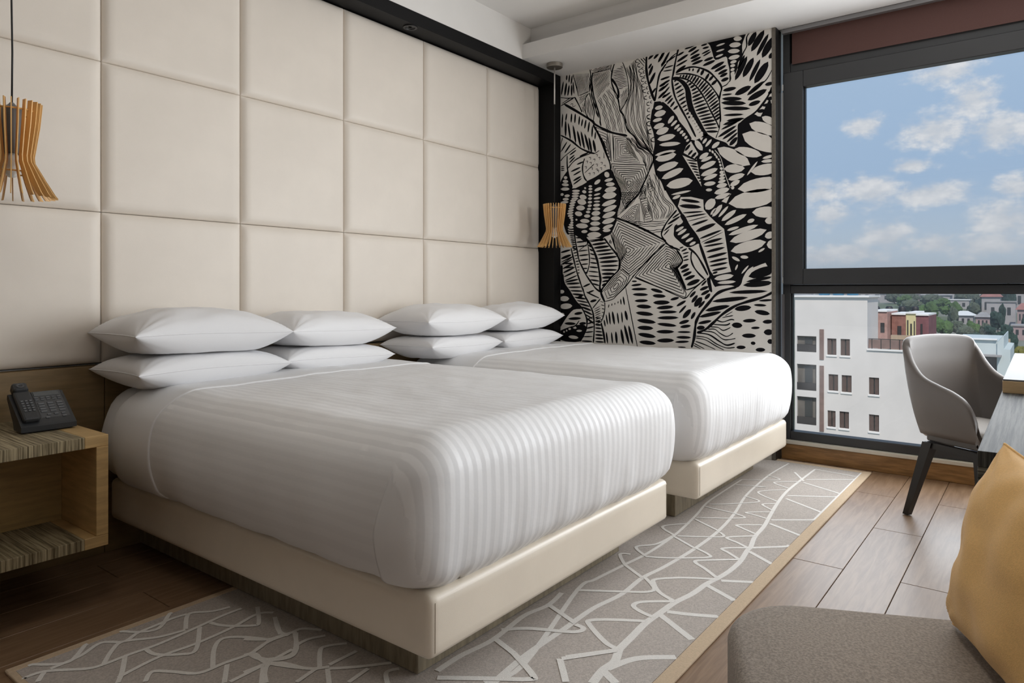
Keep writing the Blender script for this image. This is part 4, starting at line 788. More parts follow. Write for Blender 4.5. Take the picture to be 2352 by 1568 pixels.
PILLOWS = [ # x, y, seam z, width, depth, thickness, yaw, tilt about x, label
 (1.585, 3.005, 0.800, .70, .43, .175, 1.5, 2, 'white pillow at the nightstand end, lower of its stack'),
 (1.580, 3.000, 0.950, .70, .46, .190, -1.0, 5, 'white pillow at the nightstand end, upper of its stack'),
 (2.270, 3.020, 0.795, .66, .42, .165, -1.5, 2, 'white pillow at the inner end of the nearer bed, lower of its stack'),
 (2.265, 3.015, 0.935, .66, .45, .175, 1.2, 5, 'white pillow at the inner end of the nearer bed, upper of its stack'),
 (3.200, 3.010, 0.800, .68, .43, .170, 2.0, 2, 'white pillow at the inner end of the window-side bed, lower of its stack'),
 (3.190, 3.005, 0.950, .70, .46, .188, -1.2, 5, 'white pillow at the inner end of the window-side bed, upper of its stack'),
 (3.925, 3.020, 0.800, .68, .42, .165, -1.0, 2, 'white pillow beside the mural, lower of its stack'),
 (3.930, 3.015, 0.946, .69, .44, .182, 1.0, 4, 'white pillow beside the mural, upper of its stack'),
]
for i, (x, y, z, w, d, t, yaw, tilt, lab) in enumerate(PILLOWS):
    V, Fs, ring = pillow_data(w, d, t, i * 1.37 + .4, .072 if i % 2 == 0 else 0.0)
    o = obj('pillow', (V, Fs), M['pillow_cotton'], None, smooth=True, origin=(0, 0, 0))
    o.location = (x, y, z); o.rotation_euler = (math.radians(-tilt) * .0, 0, math.radians(yaw))
    tag(o, lab, 'pillow', 'white bed pillows stacked in pairs')
    obj('seam', tube(ring[::2] + [ring[0]], 0.0022, 6, False), M['pillow_cotton'], o, smooth=True, local=True, origin=(0, 0, 0))

# ================================================================== NIGHTSTAND
ns = empty('nightstand', (0.70, 2.90, 0.225), 0, 'wall-hung open oak nightstand with striped veneer top and shelf', 'nightstand')
NX0, NX1, NY0, NY1 = 0.38, 1.080, 2.655, 3.2195
obj('side_panel', box(1.0405, NX1, NY0, NY1, 0.2645, 0.5795, 0.0015, 1), M['oak'], ns)
obj('side_panel', box(NX0, NX0 + .04, NY0, NY1, 0.2645, 0.5795, 0.0015, 1), M['oak'], ns)
obj('top_edge', box(1.003, NX1, NY0, NY1, 0.5800, 0.620, 0.0015, 1), M['oak'], ns)
obj('top_edge', box(NX0, NX0 + .077, NY0, NY1, 0.5800, 0.620, 0.0015, 1), M['oak'], ns)
obj('bottom_edge', box(1.003, NX1, NY0, NY1, 0.225, 0.2640, 0.0015, 1), M['oak'], ns)
obj('bottom_edge', box(NX0, NX0 + .077, NY0, NY1, 0.225, 0.2640, 0.0015, 1), M['oak'], ns)
obj('top', box(NX0 + .0775, 1.0025, NY0, NY1, 0.5800, 0.6195, 0.001, 1), M['veneer_ns_top'], ns)
obj('shelf', box(NX0 + .0775, 1.0025, NY0, NY1, 0.2255, 0.2635, 0.001, 1), M['veneer_ns_top'], ns)
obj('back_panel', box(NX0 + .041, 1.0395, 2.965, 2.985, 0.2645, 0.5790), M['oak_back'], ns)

# ================================================================== TELEPHONE
ph_ = empty('telephone', (0.975, 2.985, 0.6200), math.radians(-2), 'black desk telephone with handset and many small keys on the nightstand', 'telephone')
TL = math.radians(34)
def tl(d, x=0, y=0, z=0):   # sloping face frame: x across, y up the slope, z out of the face
    Mx = Matrix.Translation((0, -.085, .022)) @ Matrix.Rotation(TL, 4, 'X') @ Matrix.Translation((x, y, z))
    return xform(d, Mx)
# wedge body
bod = extrude([(-.105, .006), (-.105, .024), (-.097, .030), (.052, .128), (.060, .124), (.062, .110), (-.01, .03), (-.02, .006)], 0, -.088, .088)
obj('body', bod, M['phone_black'], ph_, local=True, origin=(0, 0, 0))
obj('foot', box(-.080, .080, -.090, -.075, 0, .008, .002, 1), M['phone_black'], ph_, local=True, origin=(0, 0, 0))
obj('foot', extrude([(.0, 0), (.045, 0), (.045, .09), (.02, .065)], 0, -.05, .05), M['phone_black'], ph_, local=True, origin=(0, 0, 0))
fp = obj('face_plate', tl(box(-.018, .080, .006, .176, .004, .013, .003, 1)), M['phone_panel'], ph_, local=True, origin=(0, 0, 0))
obj('screen', tl(box(-.012, .072, .146, .170, .0128, .0145, .001, 1)), M['phone_screen'], fp, local=True, origin=(0, 0, 0))
hs = obj('handset', tl(join(box(-.078, -.024, .004, .165, .010, .032, .008, 2), box(-.076, -.026, .160, .206, .000, .040, .010, 2))), M['phone_black'], ph_, smooth=False, local=True, origin=(0, 0, 0))
obj('earpiece', tl(lathe([(.013, .0395), (.013, .0415), (.008, .0415), (.005, .039)], 16, -.051, .184)), M['phone_panel'], hs, local=True, origin=(0, 0, 0))
def key(x, y, w, h, z, par):
    return obj('key', tl(box(x - w / 2, x + w / 2, y - h / 2, y + h / 2, z, z + .0035, .001, 1)), M['phone_key'], par, local=True, origin=(0, 0, 0))
for r in range(5):
    for c in range(3): key(-.063 + c * .0135, .050 + r * .0135, .0085, .0065, .0315, hs)
for r in range(2):
    for c in range(5): key(-.008 + c * .0185, .124 + r * .0115, .0115, .0045, .0125, fp)
for r in range(4):
    for c in range(3): key(.000 + c * .030, .058 + r * .0145, .020, .0075, .0125, fp)
for c in range(3): key(.012 + c * .023, .040, .013, .0065, .0125, fp)
for c in range(2): key(.004 + c * .054, .024, .013, .0065, .0125, fp)

# ================================================================== PENDANTS
def make_pendant(x, y, ztop, zceil, label, black, canopy=True, rotz=0.0):
    e = empty('pendant_lamp', (x, y, ztop - .328), rotz, label, 'lamp', 'wooden slat pendant lamps')
    def slat():
        V = []; th = .0016
        prof = [(.328, .089, .070), (.250, .082, .062), (.141, .066, .046), (.120, .068, .045), (.060, .100, .076), (.012, .127, .107), (.000, .136, .117)]
        Fs = []
        for (z, ro, ri) in prof:
            V += [(ri, -th, z), (ro, -th, z), (ro, th, z), (ri, th, z)]
        for i in range(len(prof) - 1):
            a, b = 4 * i, 4 * i + 4
            for q in range(4): Fs.append((a + q, a + (q + 1) % 4, b + (q + 1) % 4, b + q))
        Fs.append((0, 3, 2, 1)); n_ = len(V); Fs.append((n_ - 4, n_ - 3, n_ - 2, n_ - 1))
        return V, Fs
    s0 = obj('slat', slat(), M['slat_wood'], e, local=True, origin=(0, 0, 0))
    N = 26
    for i in range(1, N):
        c = copy_child(s0, e); c.rotation_euler = (0, 0, 2 * PI * i / N)
    obj('socket', lathe([(.030, .150), (.030, .305), (.012, .318), (.006, .326)], 18), M['lamp_grey'], e, smooth=False, local=True, origin=(0, 0, 0))
    obj('bulb', lathe([(.010, .068), (.026, .085), (.030, .110), (.022, .135), (.016, .150)], 18), M['bulb_white'], e, smooth=True, local=True, origin=(0, 0, 0))
    for zr, rr in ((.295, .073), (.085, .064)):
        ring = [(rr * math.cos(2 * PI * k / 28), rr * math.sin(2 * PI * k / 28), zr) for k in range(29)]
        obj('hoop', tube(ring, .003, 6, False), M['slat_wood'], e, local=True, origin=(0, 0, 0))
    top = zceil - (ztop - .328)
    if black:
        obj('cord', tube([(0, 0, .326), (.0015, 0, .5), (-.002, .0, .75), (0, 0, top)], .0032, 8), M['cord_black'], e, smooth=True, local=True, origin=(0, 0, 0))
    else:
        obj('rod', tube([(0, 0, top - .31), (0, 0, top - .02)], .0058, 10), M['rod_metal'], e, smooth=True, local=True, origin=(0, 0, 0))
        obj('cord', tube([(0, 0, .326), (0, 0, top - .305)], .0032, 8), M['cord_black'], e, smooth=True, local=True, origin=(0, 0, 0))
    if canopy:
        obj('canopy', lathe([(.060, top - .030), (.062, top - .028), (.062, top - .001), (.055, top)], 32), M['steel'], e, smooth=False, local=True, origin=(0, 0, 0))
    return e
make_pendant(0.838, 2.825, 1.785, Z_C, 'wooden slat pendant lamp on a black cord above the telephone', True, True, .05)
make_pendant(4.418, 2.985, 1.800, Z_S, 'wooden slat pendant lamp hanging beside the mural', False, True, .0)

# ================================================================== DESK
dk = empty('desk', (3.3, -.22, 0), 0, 'grey striped veneer desk with raised oak-edged end by the window', 'desk')
obj('desk_top', box(2.098, 4.55, -.60, .132, .690, .730, .001, 1), M['veneer_desk_top'], dk)
obj('end_panel', box(2.0985, 2.138, -.60, .1315, .0, .6895, .001, 1), M['veneer_desk_end'], dk)
obj('end_panel', box(4.50, 4.54, -.60, .10, .0, .6895, .001, 1), M['veneer_desk_end'], dk)
rt = obj('raised_end', box(3.345, 4.80, -.60, .128, .7305, .7775, .001, 1), M['desk_edge_oak'], dk)
obj('raised_surface', box(3.347, 4.798, -.598, .127, .7776, .7845, .001, 1), M['desk_pale'], rt)

# ================================================================== DESK CHAIR
E1 = Vector((.834, -.55, 0)); D1 = Vector((-.55, -.834, 0))
ch = empty('desk_chair', (4.19, .416, 0), math.atan2(E1.y, E1.x), 'grey leather tub chair with black splayed legs at the desk', 'chair')
# in the chair's frame x runs across, -y is the front (mirrored below)
ctl = [(-.250, .385, .430), (-.258, .375, .520), (-.264, .335, .610), (-.268, .270, .655), (-.270, .190, .682), (-.270, .110, .712), (-.268, .055, .762), (-.262, .010, .830), (-.246, -.022, .876), (-.200, -.042, .898), (-.10, -.056, .906), (0, -.060, .908)]
ctl = ctl + [(-x, y, z) for (x, y, z) in ctl[-2::-1]]
P = spline(ctl, 5)
V, Fs = [], []; NB = 9; NR = 6
rows = []
for i, (x, y, zt) in enumerate(P):
    a = Vector(P[max(i - 1, 0)][:2]); b = Vector(P[min(i + 1, len(P) - 1)][:2]); t = (b - a).normalized()
    nin = Vector((-t.y, t.x));
    if nin.dot(Vector((0, .15)) - Vector((x, y))) < 0: nin = -nin
    bx, by = x * .86, (y + .075 if y < .05 else y * .82 + .082)
    zb = .425
    col = []
    thick = .036
    for k in range(NB + 1):
        f = k / NB; z = zb + (zt - thick / 2 - zb) * f
        g = f ** .9
        px = bx + (x - bx) * g; py = by + (y - by) * g
        bow = .012 * math.sin(PI * f)
        col.append((px - nin.x * bow, py - nin.y * bow, z))
    ex, ey, _ = col[-1]
    for k in range(1, NR):
        an = PI * k / NR
        col.append((ex + nin.x * thick / 2 * (1 - math.cos(an)), ey + nin.y * thick / 2 * (1 - math.cos(an)), zt - thick / 2 + thick / 2 * math.sin(an)))
    for k in range(NB, -1, -1):
        q = col[k]; col.append((q[0] + nin.x * thick, q[1] + nin.y * thick, q[2]))
    rows.append(col)
m = len(rows[0])
for c in rows: V += [(x, -y, z) for (x, y, z) in c]
for i in range(len(rows) - 1):
    for k in range(m): Fs.append((i * m + k, i * m + (k + 1) % m, (i + 1) * m + (k + 1) % m, (i + 1) * m + k))
Fs.append(tuple(range(m))); Fs.append(tuple((len(rows) - 1) * m + k for k in range(m))[::-1])
shell = obj('shell', (V, Fs), M['chair_leather'], ch, smooth=True, local=True, origin=(0, 0, 0))
for s in (1, -1):
    obj('seam', tube([(s * .226, -.255, z / 100) for z in range(48, 66, 3)], .0012, 5), M['chair_black'], shell, local=True, origin=(0, 0, 0))
def swarp(x, y, z): return (x, y, z + .012 * (1 - min(1, (x / .22) ** 2)) * (1 if z > .44 else 0))
obj('seat', rgrid(-.205, .205, -.475, -.035, .405, .478, .032, .02, swarp), M['chair_seat'], ch, smooth=True, local=True, origin=(0, 0, 0))
obj('seat_base', box(-.205, .205, -.365, -.080, .392, .426, .006, 1), M['chair_leather'], ch, local=True, origin=(0, 0, 0))
obj('seat_rail', join(box(-.232, .232, -.388, -.352, .362, .391), box(-.232, .232, -.130, -.094, .362, .391), box(-.232, -.200, -.352, -.130, .362, .391), box(.200, .232, -.352, -.130, .362, .391)), M['chair_black'], ch, local=True, origin=(0, 0, 0))
def leg(top, foot, w1, w2):
    V = []
    for (c, w) in ((foot, w2), (top, w1)):
        for (a, b) in ((-1, -1), (1, -1), (1, 1), (-1, 1)): V.append((c[0] + a * w / 2, c[1] + b * w / 2, c[2]))
    return V, [(0, 3, 2, 1), (4, 5, 6, 7), (0, 1, 5, 4), (1, 2, 6, 5), (2, 3, 7, 6), (3, 0, 4, 7)]
for s in (-1, 1):
    l = obj('leg', leg((s * .214, -.112, .390), (s * .238, 0, 0.004), .050, .029), M['chair_black'], ch, local=True, origin=(0, 0, 0))
    obj('glide', lathe([(.010, 0), (.010, .004)], 10, s * .238, 0), M['steel'], l, local=True, origin=(0, 0, 0))
    l = obj('leg', leg((s * .214, -.370, .390), (s * .232, -.400, 0.004), .048, .029), M['chair_black'], ch, local=True, origin=(0, 0, 0))
    obj('glide', lathe([(.010, 0), (.010, .004)], 10, s * .232, -.400), M['steel'], l, local=True, origin=(0, 0, 0))

# ================================================================== LOUNGE CHAIR IN THE FOREGROUND
A1 = math.atan2(.42, .9)
lc = empty('lounge_chair', (1.56, .59, 0), A1, 'taupe woven lounge chair with rounded seat in the foreground', 'chair')
# frame: x along the seat (front-right corner at the origin), -y towards the backrest
def round_rect(x0, x1, y0, y1, radii, n=10):
    pts = []
    for (cx_, cy_, r, a0) in ((x1 - radii[0], y1 - radii[0], radii[0], 0), (x0 + radii[1], y1 - radii[1], radii[1], 90), (x0 + radii[2], y0 + radii[2], radii[2], 180), (x1 - radii[3], y0 + radii[3], radii[3], 270)):
        for k in range(n + 1):
            a = math.radians(a0 + 90 * k / n); pts.append((cx_ + r * math.cos(a), cy_ + r * math.sin(a)))
    return pts
def cushion(outline, z0, z1, r, crown=0.0, rings=6):
    n = len(outline); cx_ = sum(p[0] for p in outline) / n; cy_ = sum(p[1] for p in outline) / n
    V, Fs = [], []; prof = []
    for k in range(rings + 1):
        a = PI / 2 * k / rings; prof.append((r * (1 - math.cos(a - PI / 2 + PI / 2)) if 0 else r * (1 - math.sin(a)), z0 + r * (1 - math.cos(a))))
    for k in range(rings + 1):
        a = PI / 2 * k / rings; prof.append((r * (1 - math.cos(a)), z1 - r * (1 - math.sin(a))))
    def inset(p, d, i):
        a = Vector(outline[i - 1]); b = Vector(outline[(i + 1) % n]); t = (b - a).normalized(); nn_ = Vector((-t.y, t.x))
        return (p[0] + nn_.x * d, p[1] + nn_.y * d)
    for (d, z) in prof:
        for i, p in enumerate(outline): q = inset(p, d, i); V.append((q[0], q[1], z))
    for k in range(len(prof) - 1):
        for i in range(n): i2 = (i + 1) % n; Fs.append((k * n + i, k * n + i2, (k + 1) * n + i2, (k + 1) * n + i))
    last = (len(prof) - 1) * n; prev = last
    for q in (.75, .5, .25):
        b = len(V)
        for i in range(n): v = V[last + i]; V.append((cx_ + (v[0] - cx_) * q, cy_ + (v[1] - cy_) * q, z1 + crown * (1 - q * q)))
        for i in range(n): i2 = (i + 1) % n; Fs.append((prev + i, prev + i2, b + i2, b + i))
        prev = b
    Fs.append(tuple(prev + i for i in range(n))); Fs.append(tuple(range(n))[::-1])
    return V, Fs
seat_o = round_rect(-.80, .0, -.60, .0, (.17, .17, .06, .06))
obj('seat', cushion(seat_o, .25, .432, .030, .006), M['sofa_fabric'], lc, smooth=True, local=True, origin=(0, 0, 0))
obj('base', cushion(round_rect(-.77, -.03, -.57, -.03, (.15, .15, .05, .05)), .17, .2495, .012), M['sofa_fabric'], lc, smooth=True, local=True, origin=(0, 0, 0))
bk = cushion(round_rect(-.80, .0, -.80, -.605, (.06, .06, .08, .08)), .18, .80, .045, .0)
obj('backrest', bk, M['sofa_fabric'], lc, smooth=True, local=True, origin=(0, 0, 0))
for (x, y) in ((-.09, -.09), (-.71, -.09), (-.09, -.70), (-.71, -.70)):
    obj('leg', lathe([(.014, 0), (.022, .17)], 14, x, y), M['sofa_leg'], lc, smooth=False, local=True, origin=(0, 0, 0))
# scatter cushion leaning on the backrest
V, Fs, ring = pillow_data(.47, .39, .16, 3.3)
cu_ = obj('scatter_cushion', (V, Fs), M['mustard_cloth'], None, smooth=True, origin=(0, 0, 0))
a_v = Vector((.906, .423, 0)); b_v = Vector((-.423, .906, 0))
lean = math.radians(76)
up_v = (b_v * -math.cos(lean) + Vector((0, 0, 1)) * math.sin(lean)).normalized()
n_v = a_v.cross(up_v) * -1
n_v = (b_v * math.sin(lean) + Vector((0, 0, 1)) * math.cos(lean)).normalized()
ctr = Vector((1.56, .59, 0)) + a_v * (-.295) + b_v * (-.505) + Vector((0, 0, .630))
R3 = Matrix((a_v, up_v, n_v)).transposed()
cu_.matrix_world = Matrix.Translation(ctr) @ R3.to_4x4()
tag(cu_, 'mustard tan scatter cushion leaning on the taupe lounge chair', 'cushion')
obj('piping', tube(ring[::2] + [ring[0]], 0.0032, 6, False), M['mustard_cloth'], cu_, smooth=True, local=True, origin=(0, 0, 0))

# ================================================================== THE TOWN OUTSIDE
mat('render_white', (0.76, 0.725, 0.70), 0.85, vary=0.05, vscale=.5)
mat('render_cream', (0.74, 0.70, 0.63), 0.85, vary=0.05, vscale=.5)
mat('render_bright', (0.86, 0.85, 0.835), 0.85)
mat('brick_red', (0.34, 0.165, 0.135), 0.9, vary=0.25, vscale=2.0)
mat('brick_pale', (0.50, 0.30, 0.26), 0.9, vary=0.2, vscale=2.0)
mat('maroon', (0.26, 0.115, 0.125), 0.9, vary=0.2, vscale=1.2)
mat('yellow_wall', (0.74, 0.66, 0.38), 0.9, vary=0.08, vscale=1)
mat('shutter_brown', (0.125, 0.085, 0.075), 0.7, vary=0.25, vscale=3, vstretch=(1, 6, 1))
mat('cladding_brown', (0.245, 0.165, 0.145), 0.7, vary=0.2, vscale=2)
mat('dark_glass', (0.055, 0.058, 0.060), 0.15)
mat('recess_dark', (0.18, 0.165, 0.15), 0.8, vary=0.3, vscale=1)
mat('rail_dark', (0.05, 0.045, 0.045), 0.5)
mat('terrace_tan', (0.46, 0.37, 0.28), 0.9, vary=0.1, vscale=1)
mat('blue_white', (0.56, 0.63, 0.64), 0.8, vary=0.05, vscale=.6)
mat('roof_grey', (0.36, 0.35, 0.35), 0.9, vary=0.2, vscale=.4)
mat('roof_white', (0.72, 0.74, 0.74), 0.8)
mat('roof_red', (0.36, 0.17, 0.15), 0.9, vary=0.2, vscale=.4)
mat('house_pale', (0.44, 0.42, 0.43), 0.9, vary=0.15, vscale=.3)
mat('house_pink', (0.42, 0.31, 0.31), 0.9, vary=0.15, vscale=.3)
mat('leaf_bright', (0.085, 0.155, 0.045), 0.9, vary=0.55, vscale=1.1)
mat('leaf_dark', (0.030, 0.062, 0.048), 0.9, vary=0.5, vscale=.9)
mat('leaf_dusty', (0.10, 0.125, 0.085), 0.9, vary=0.4, vscale=.9)
mat('leaf_yellow', (0.20, 0.19, 0.045), 0.9, vary=0.4, vscale=1.1)
mat('bark', (0.12, 0.09, 0.07), 0.9)
mat('tank_black', (0.035, 0.035, 0.040), 0.5)
mat('tank_blue', (0.06, 0.22, 0.36), 0.5)
mat('ground_town', (0.24, 0.235, 0.215), 1.0, vary=0.65, vscale=.035, color2=(0.12, 0.15, 0.085))
def sst(t): t = min(1, max(0, t)); return t * t * (3 - 2 * t)
def gz(X): return -16 + 12 * sst((X - 60) / 290) + 2.0 * sst((X - 350) / 1200)
V, Fs = [], []
xs = [8, 30, 60] + [60 + 12 * i for i in range(1, 26)] + [380, 450, 550, 700, 900, 1200, 1600, 2200, 3500]
for x in xs:
    for j in range(21):
        y = (-1 + 2 * j / 20) * (60 + x * .8); V.append((x, y, gz(x) + (nz3(x * .02, y * .02, 0) * 1.2 if x > 90 else 0)))
for i in range(len(xs) - 1):
    for j in range(20): a = i * 21 + j; Fs.append((a, a + 21, a + 22, a + 1))
struct('ground', (V, Fs), M['ground_town'], None, True)
# --- white apartment block facing the hotel
FX = 60.0
ab = empty('apartment_building', (66, 11, -16), 0, 'white apartment block with brown shuttered windows just outside the window', 'building')
zt0 = .62
def cut_wall(y0, y1, z0, z1, holes, x0, depth):
    """front wall with recessed openings, built from vertical strips"""
    ys = sorted({y0, y1, *[h[0] for h in holes], *[h[1] for h in holes]}); zs = sorted({z0, z1, *[h[2] for h in holes], *[h[3] for h in holes]})
    ds = []
    for a, b in zip(ys, ys[1:]):
        for c, d in zip(zs, zs[1:]):
            m_ = ((a + b) / 2, (c + d) / 2)
            if any(h[0] < m_[0] < h[1] and h[2] < m_[1] < h[3] for h in holes): continue
            if b - a > 1e-6 and d - c > 1e-6: ds.append(box(x0, x0 + depth, a, b, c, d))
    return join(*ds)
wins = [(12.21, 12.90, -4.04, -2.72), (13.21, 13.90, -4.04, -2.72), (12.09, 12.82, -6.96, -5.61), (13.08, 13.80, -6.93, -5.61), (12.28, 12.98, -9.87, -8.53), (13.27, 13.87, -9.86, -8.55), (10.13, 10.84, -6.97, -5.64), (10.13, 10.84, -9.85, -8.54)]
wins += [(a, b, c - 2.93, d - 2.93) for (a, b, c, d) in wins[4:6]] + [(10.13, 10.84, -12.78, -11.47)]
bals = [(14.73, 16.25, -3.90, -2.60), (14.73, 16.25, -7.07, -4.93), (14.73, 16.25, -9.89, -7.61), (14.73, 16.25, -12.8, -10.7)]
obj('wall', cut_wall(10.95, 16.40, -16.5, zt0, [w for w in wins if w[0] > 10.9] + bals, FX, .35), M['render_white'], ab)
obj('wall', cut_wall(2.0, 10.95, -16.5, -3.50, [w for w in wins if w[0] < 10.9], FX, .35), M['render_white'], ab)
obj('tower_block', box(FX + .35, FX + 4.4, 10.95, 16.40, -16.5, zt0), M['render_white'], ab)
obj('lower_block', box(FX + .35, FX + 9, 2.0, 10.94, -16.5, -3.9), M['render_white'], ab)
obj('cornice', box(FX - .2, FX + 4.6, 10.8, 16.6, zt0, zt0 + .14), M['render_bright'], ab)
obj('parapet', box(FX - .12, FX + .35, 2.0, 10.96, -3.52, -3.40), M['render_bright'], ab)
obj('terrace_floor', box(FX + .36, FX + 9, 2.0, 10.948, -3.899, -3.80), M['terrace_tan'], ab)
obj('terrace_wall', box(FX + 5.0, FX + 5.3, 2.0, 10.09, -3.79, -2.55), M['terrace_tan'], ab)
for j in range(14):
    obj('rail_post', box(FX + .1, FX + .16, 2.3 + j * .64, 2.36 + j * .64, -3.39, -2.66), M['rail_dark'], ab)
obj('rail', box(FX + .1, FX + .16, 2.0, 10.9, -2.66, -2.60), M['rail_dark'], ab)
obj('rail_glass', box(FX + .12, FX + .14, 2.0, 10.9, -3.35, -2.68), M['cladding_brown'], ab)
for w in wins:
    wf = obj('window', box(FX + .22, FX + .30, w[0], w[1], w[2], w[3]), M['dark_glass'], ab)
    ym = (w[0] + w[1]) / 2
    obj('shutter', box(FX + .12, FX + .20, w[0] + .02, ym - .05, w[2] + .03, w[3] - .03), M['shutter_brown'], wf)
    obj('shutter', box(FX + .12, FX + .20, ym + .05, w[1] - .02, w[2] + .03, w[3] - .03), M['shutter_brown'], wf)
    obj('sill', box(FX - .08, FX + .2, w[0] - .05, w[1] + .05, w[2] - .14, w[2] - .03), M['render_bright'], wf)
for i, b in enumerate(bals):
    bo = obj('balcony', box(FX + .31, FX + .345, b[0], b[1], b[2], b[3]), M['recess_dark'], ab)
    obj('balcony_door', box(FX + .26, FX + .30, b[0] + .35, b[0] + .95, b[2], b[3] - .15), M['dark_glass'], bo)
    obj('balcony_rail', box(FX + .02, FX + .06, b[0], b[1], b[2] + .02, b[2] + .62), M['rail_dark'], bo)
for (z0, z1) in ((-4.47, -2.0), (-10.32, -4.96), (-15.5, -10.8)):
    obj('cladding_strip', box(FX - .06, FX - .001, 14.15, 14.47, z0, z1), M['cladding_brown'], ab)
for y, wh_ in ((12.5, 'rightmost'), (13.6, 'middle'), (14.7, 'leftmost')):
    tag(obj('water_tank', lathe([(.42, zt0 + .141), (.45, zt0 + .3), (.45, zt0 + .9), (.2, zt0 + 1.05)], 16, FX + 2.5, y), M['tank_blue'], None, True), wh_ + ' blue water tank on the roof of the white apartment block', 'water tank', 'rooftop water tanks')
# --- red, yellow and maroon terrace behind the tower
def facade(name, label, x, y0, y1, zt, m, doors=()):
    e = empty(name, (x + 3, (y0 + y1) / 2, gz(x)), 0, label, 'building')
    obj('wall', box(x, x + 7, y0, y1, gz(x) - 2, zt), M[m], e)
    obj('coping', box(x - .15, x + 7.1, y0 + .005, y1 - .005, zt, zt + .18), M['render_bright'], e)
    for (a, b, c, d) in doors: obj('window', box(x - .05, x + .1, a, b, c, d), M['rail_dark'], e)
    return e
facade('town_house', 'pale red brick house right behind the white apartment tower', 88, 14.02, 15.6, -1.25, 'brick_pale', [(14.3, 14.7, -3.6, -2.5)])
facade('town_house', 'red brick town house between the pale brick and yellow houses', 90, 12.45, 13.9, -1.62, 'brick_red', [(12.9, 13.3, -4.0, -2.9)])
facade('town_house', 'pale yellow town house with narrow dark windows', 90, 11.45, 12.44, -1.48, 'yellow_wall', [(12.2, 12.32, -4, -2.2), (11.85, 12.0, -4, -2.6), (11.55, 11.65, -4, -2.3)])
facade('town_house', 'maroon town house at the right end of the coloured row', 90, 10.2, 11.44, -1.66, 'maroon', [(10.8, 11.0, -4, -2.6)])
for (x, y, wh_) in ((96.5, 16.6, 'leftmost'), (98, 15.4, 'second from left'), (99, 14.1, 'third from left'), (100, 12.8, 'rightmost')):
    tag(obj('roof_tank', lathe([(.42, -3.2), (.42, -1.0), (.3, -.8)], 14, x, y), M['tank_black'], None, True), wh_ + ' black storage tank behind the brick houses', 'water tank', 'black roof tanks')
# --- pale blue-white villa to the right
vl = empty('villa', (47, 2.5, -16), 0, 'pale blue-white villa with a stepped parapet behind the desk chair', 'building')
obj('wall', cut_wall(1.95, 4.0, -16, -1.50, [(1.97, 2.55, -3.9, -2.35)], 45, .3), M['blue_white'], vl)
obj('side_block', box(45.31, 52, 1.95, 4.0, -16, -1.6), M['blue_white'], vl)
obj('stepped_wall', extrude([(1.95, -16), (1.95, -1.62), (1.70, -1.28), (1.66, -1.28), (1.66, -1.95), (1.38, -1.98), (1.38, -16)], 0, 44.9, 51), M['blue_white'], vl)
obj('coping', box(44.85, 45.35, 1.95, 4.0, -1.499, -1.44), M['render_bright'], vl)
obj('window', box(45.2, 45.29, 1.97, 2.55, -3.9, -2.35), M['dark_glass'], vl)
obj('canopy', box(44.3, 45, 1.75, 2.6, -2.35, -2.27), M['roof_grey'], vl)
# --- houses on the slope
def house(x, y, w, d, h, wallm, roofm, label, hip=True):
    z = gz(x) - .6
    if not label: label = 'distant ' + {'house_pale': 'grey-walled', 'house_pink': 'pinkish', 'render_white': 'white'}[wallm] + ' house with ' + ('pitched ' if hip else 'flat ') + {'roof_grey': 'grey', 'roof_white': 'white', 'roof_red': 'red'}[roofm] + ' roof on the hazy far ridge'
    e = empty('house', (x, y, z), 0, label, 'house', 'houses on the slope beyond the trees')
    obj('wall', box(x - d / 2, x + d / 2, y - w / 2, y + w / 2, z, z + h), M[wallm], e)
    if hip:
        o_ = .5; zz = z + h
        V = [(x - d / 2 - o_, y - w / 2 - o_, zz), (x + d / 2 + o_, y - w / 2 - o_, zz), (x + d / 2 + o_, y + w / 2 + o_, zz), (x - d / 2 - o_, y + w / 2 + o_, zz), (x, y - w / 5, zz + h * .33), (x, y + w / 5, zz + h * .33)]
        obj('roof', (V, [(0, 3, 2, 1), (0, 4, 5, 3), (1, 2, 5, 4), (0, 1, 4), (2, 3, 5)]), M[roofm], e)
    else: obj('roof', box(x - d / 2 - .3, x + d / 2 + .3, y - w / 2 - .3, y + w / 2 + .3, z + h, z + h + .3), M[roofm], e)
    for q in (-.28, .0, .28):
        obj('window', box(x - d / 2 - .08, x - d / 2 + .1, y + w * q - w * .06, y + w * q + w * .06, z + h * .45, z + h * .78), M['dark_glass'], e)
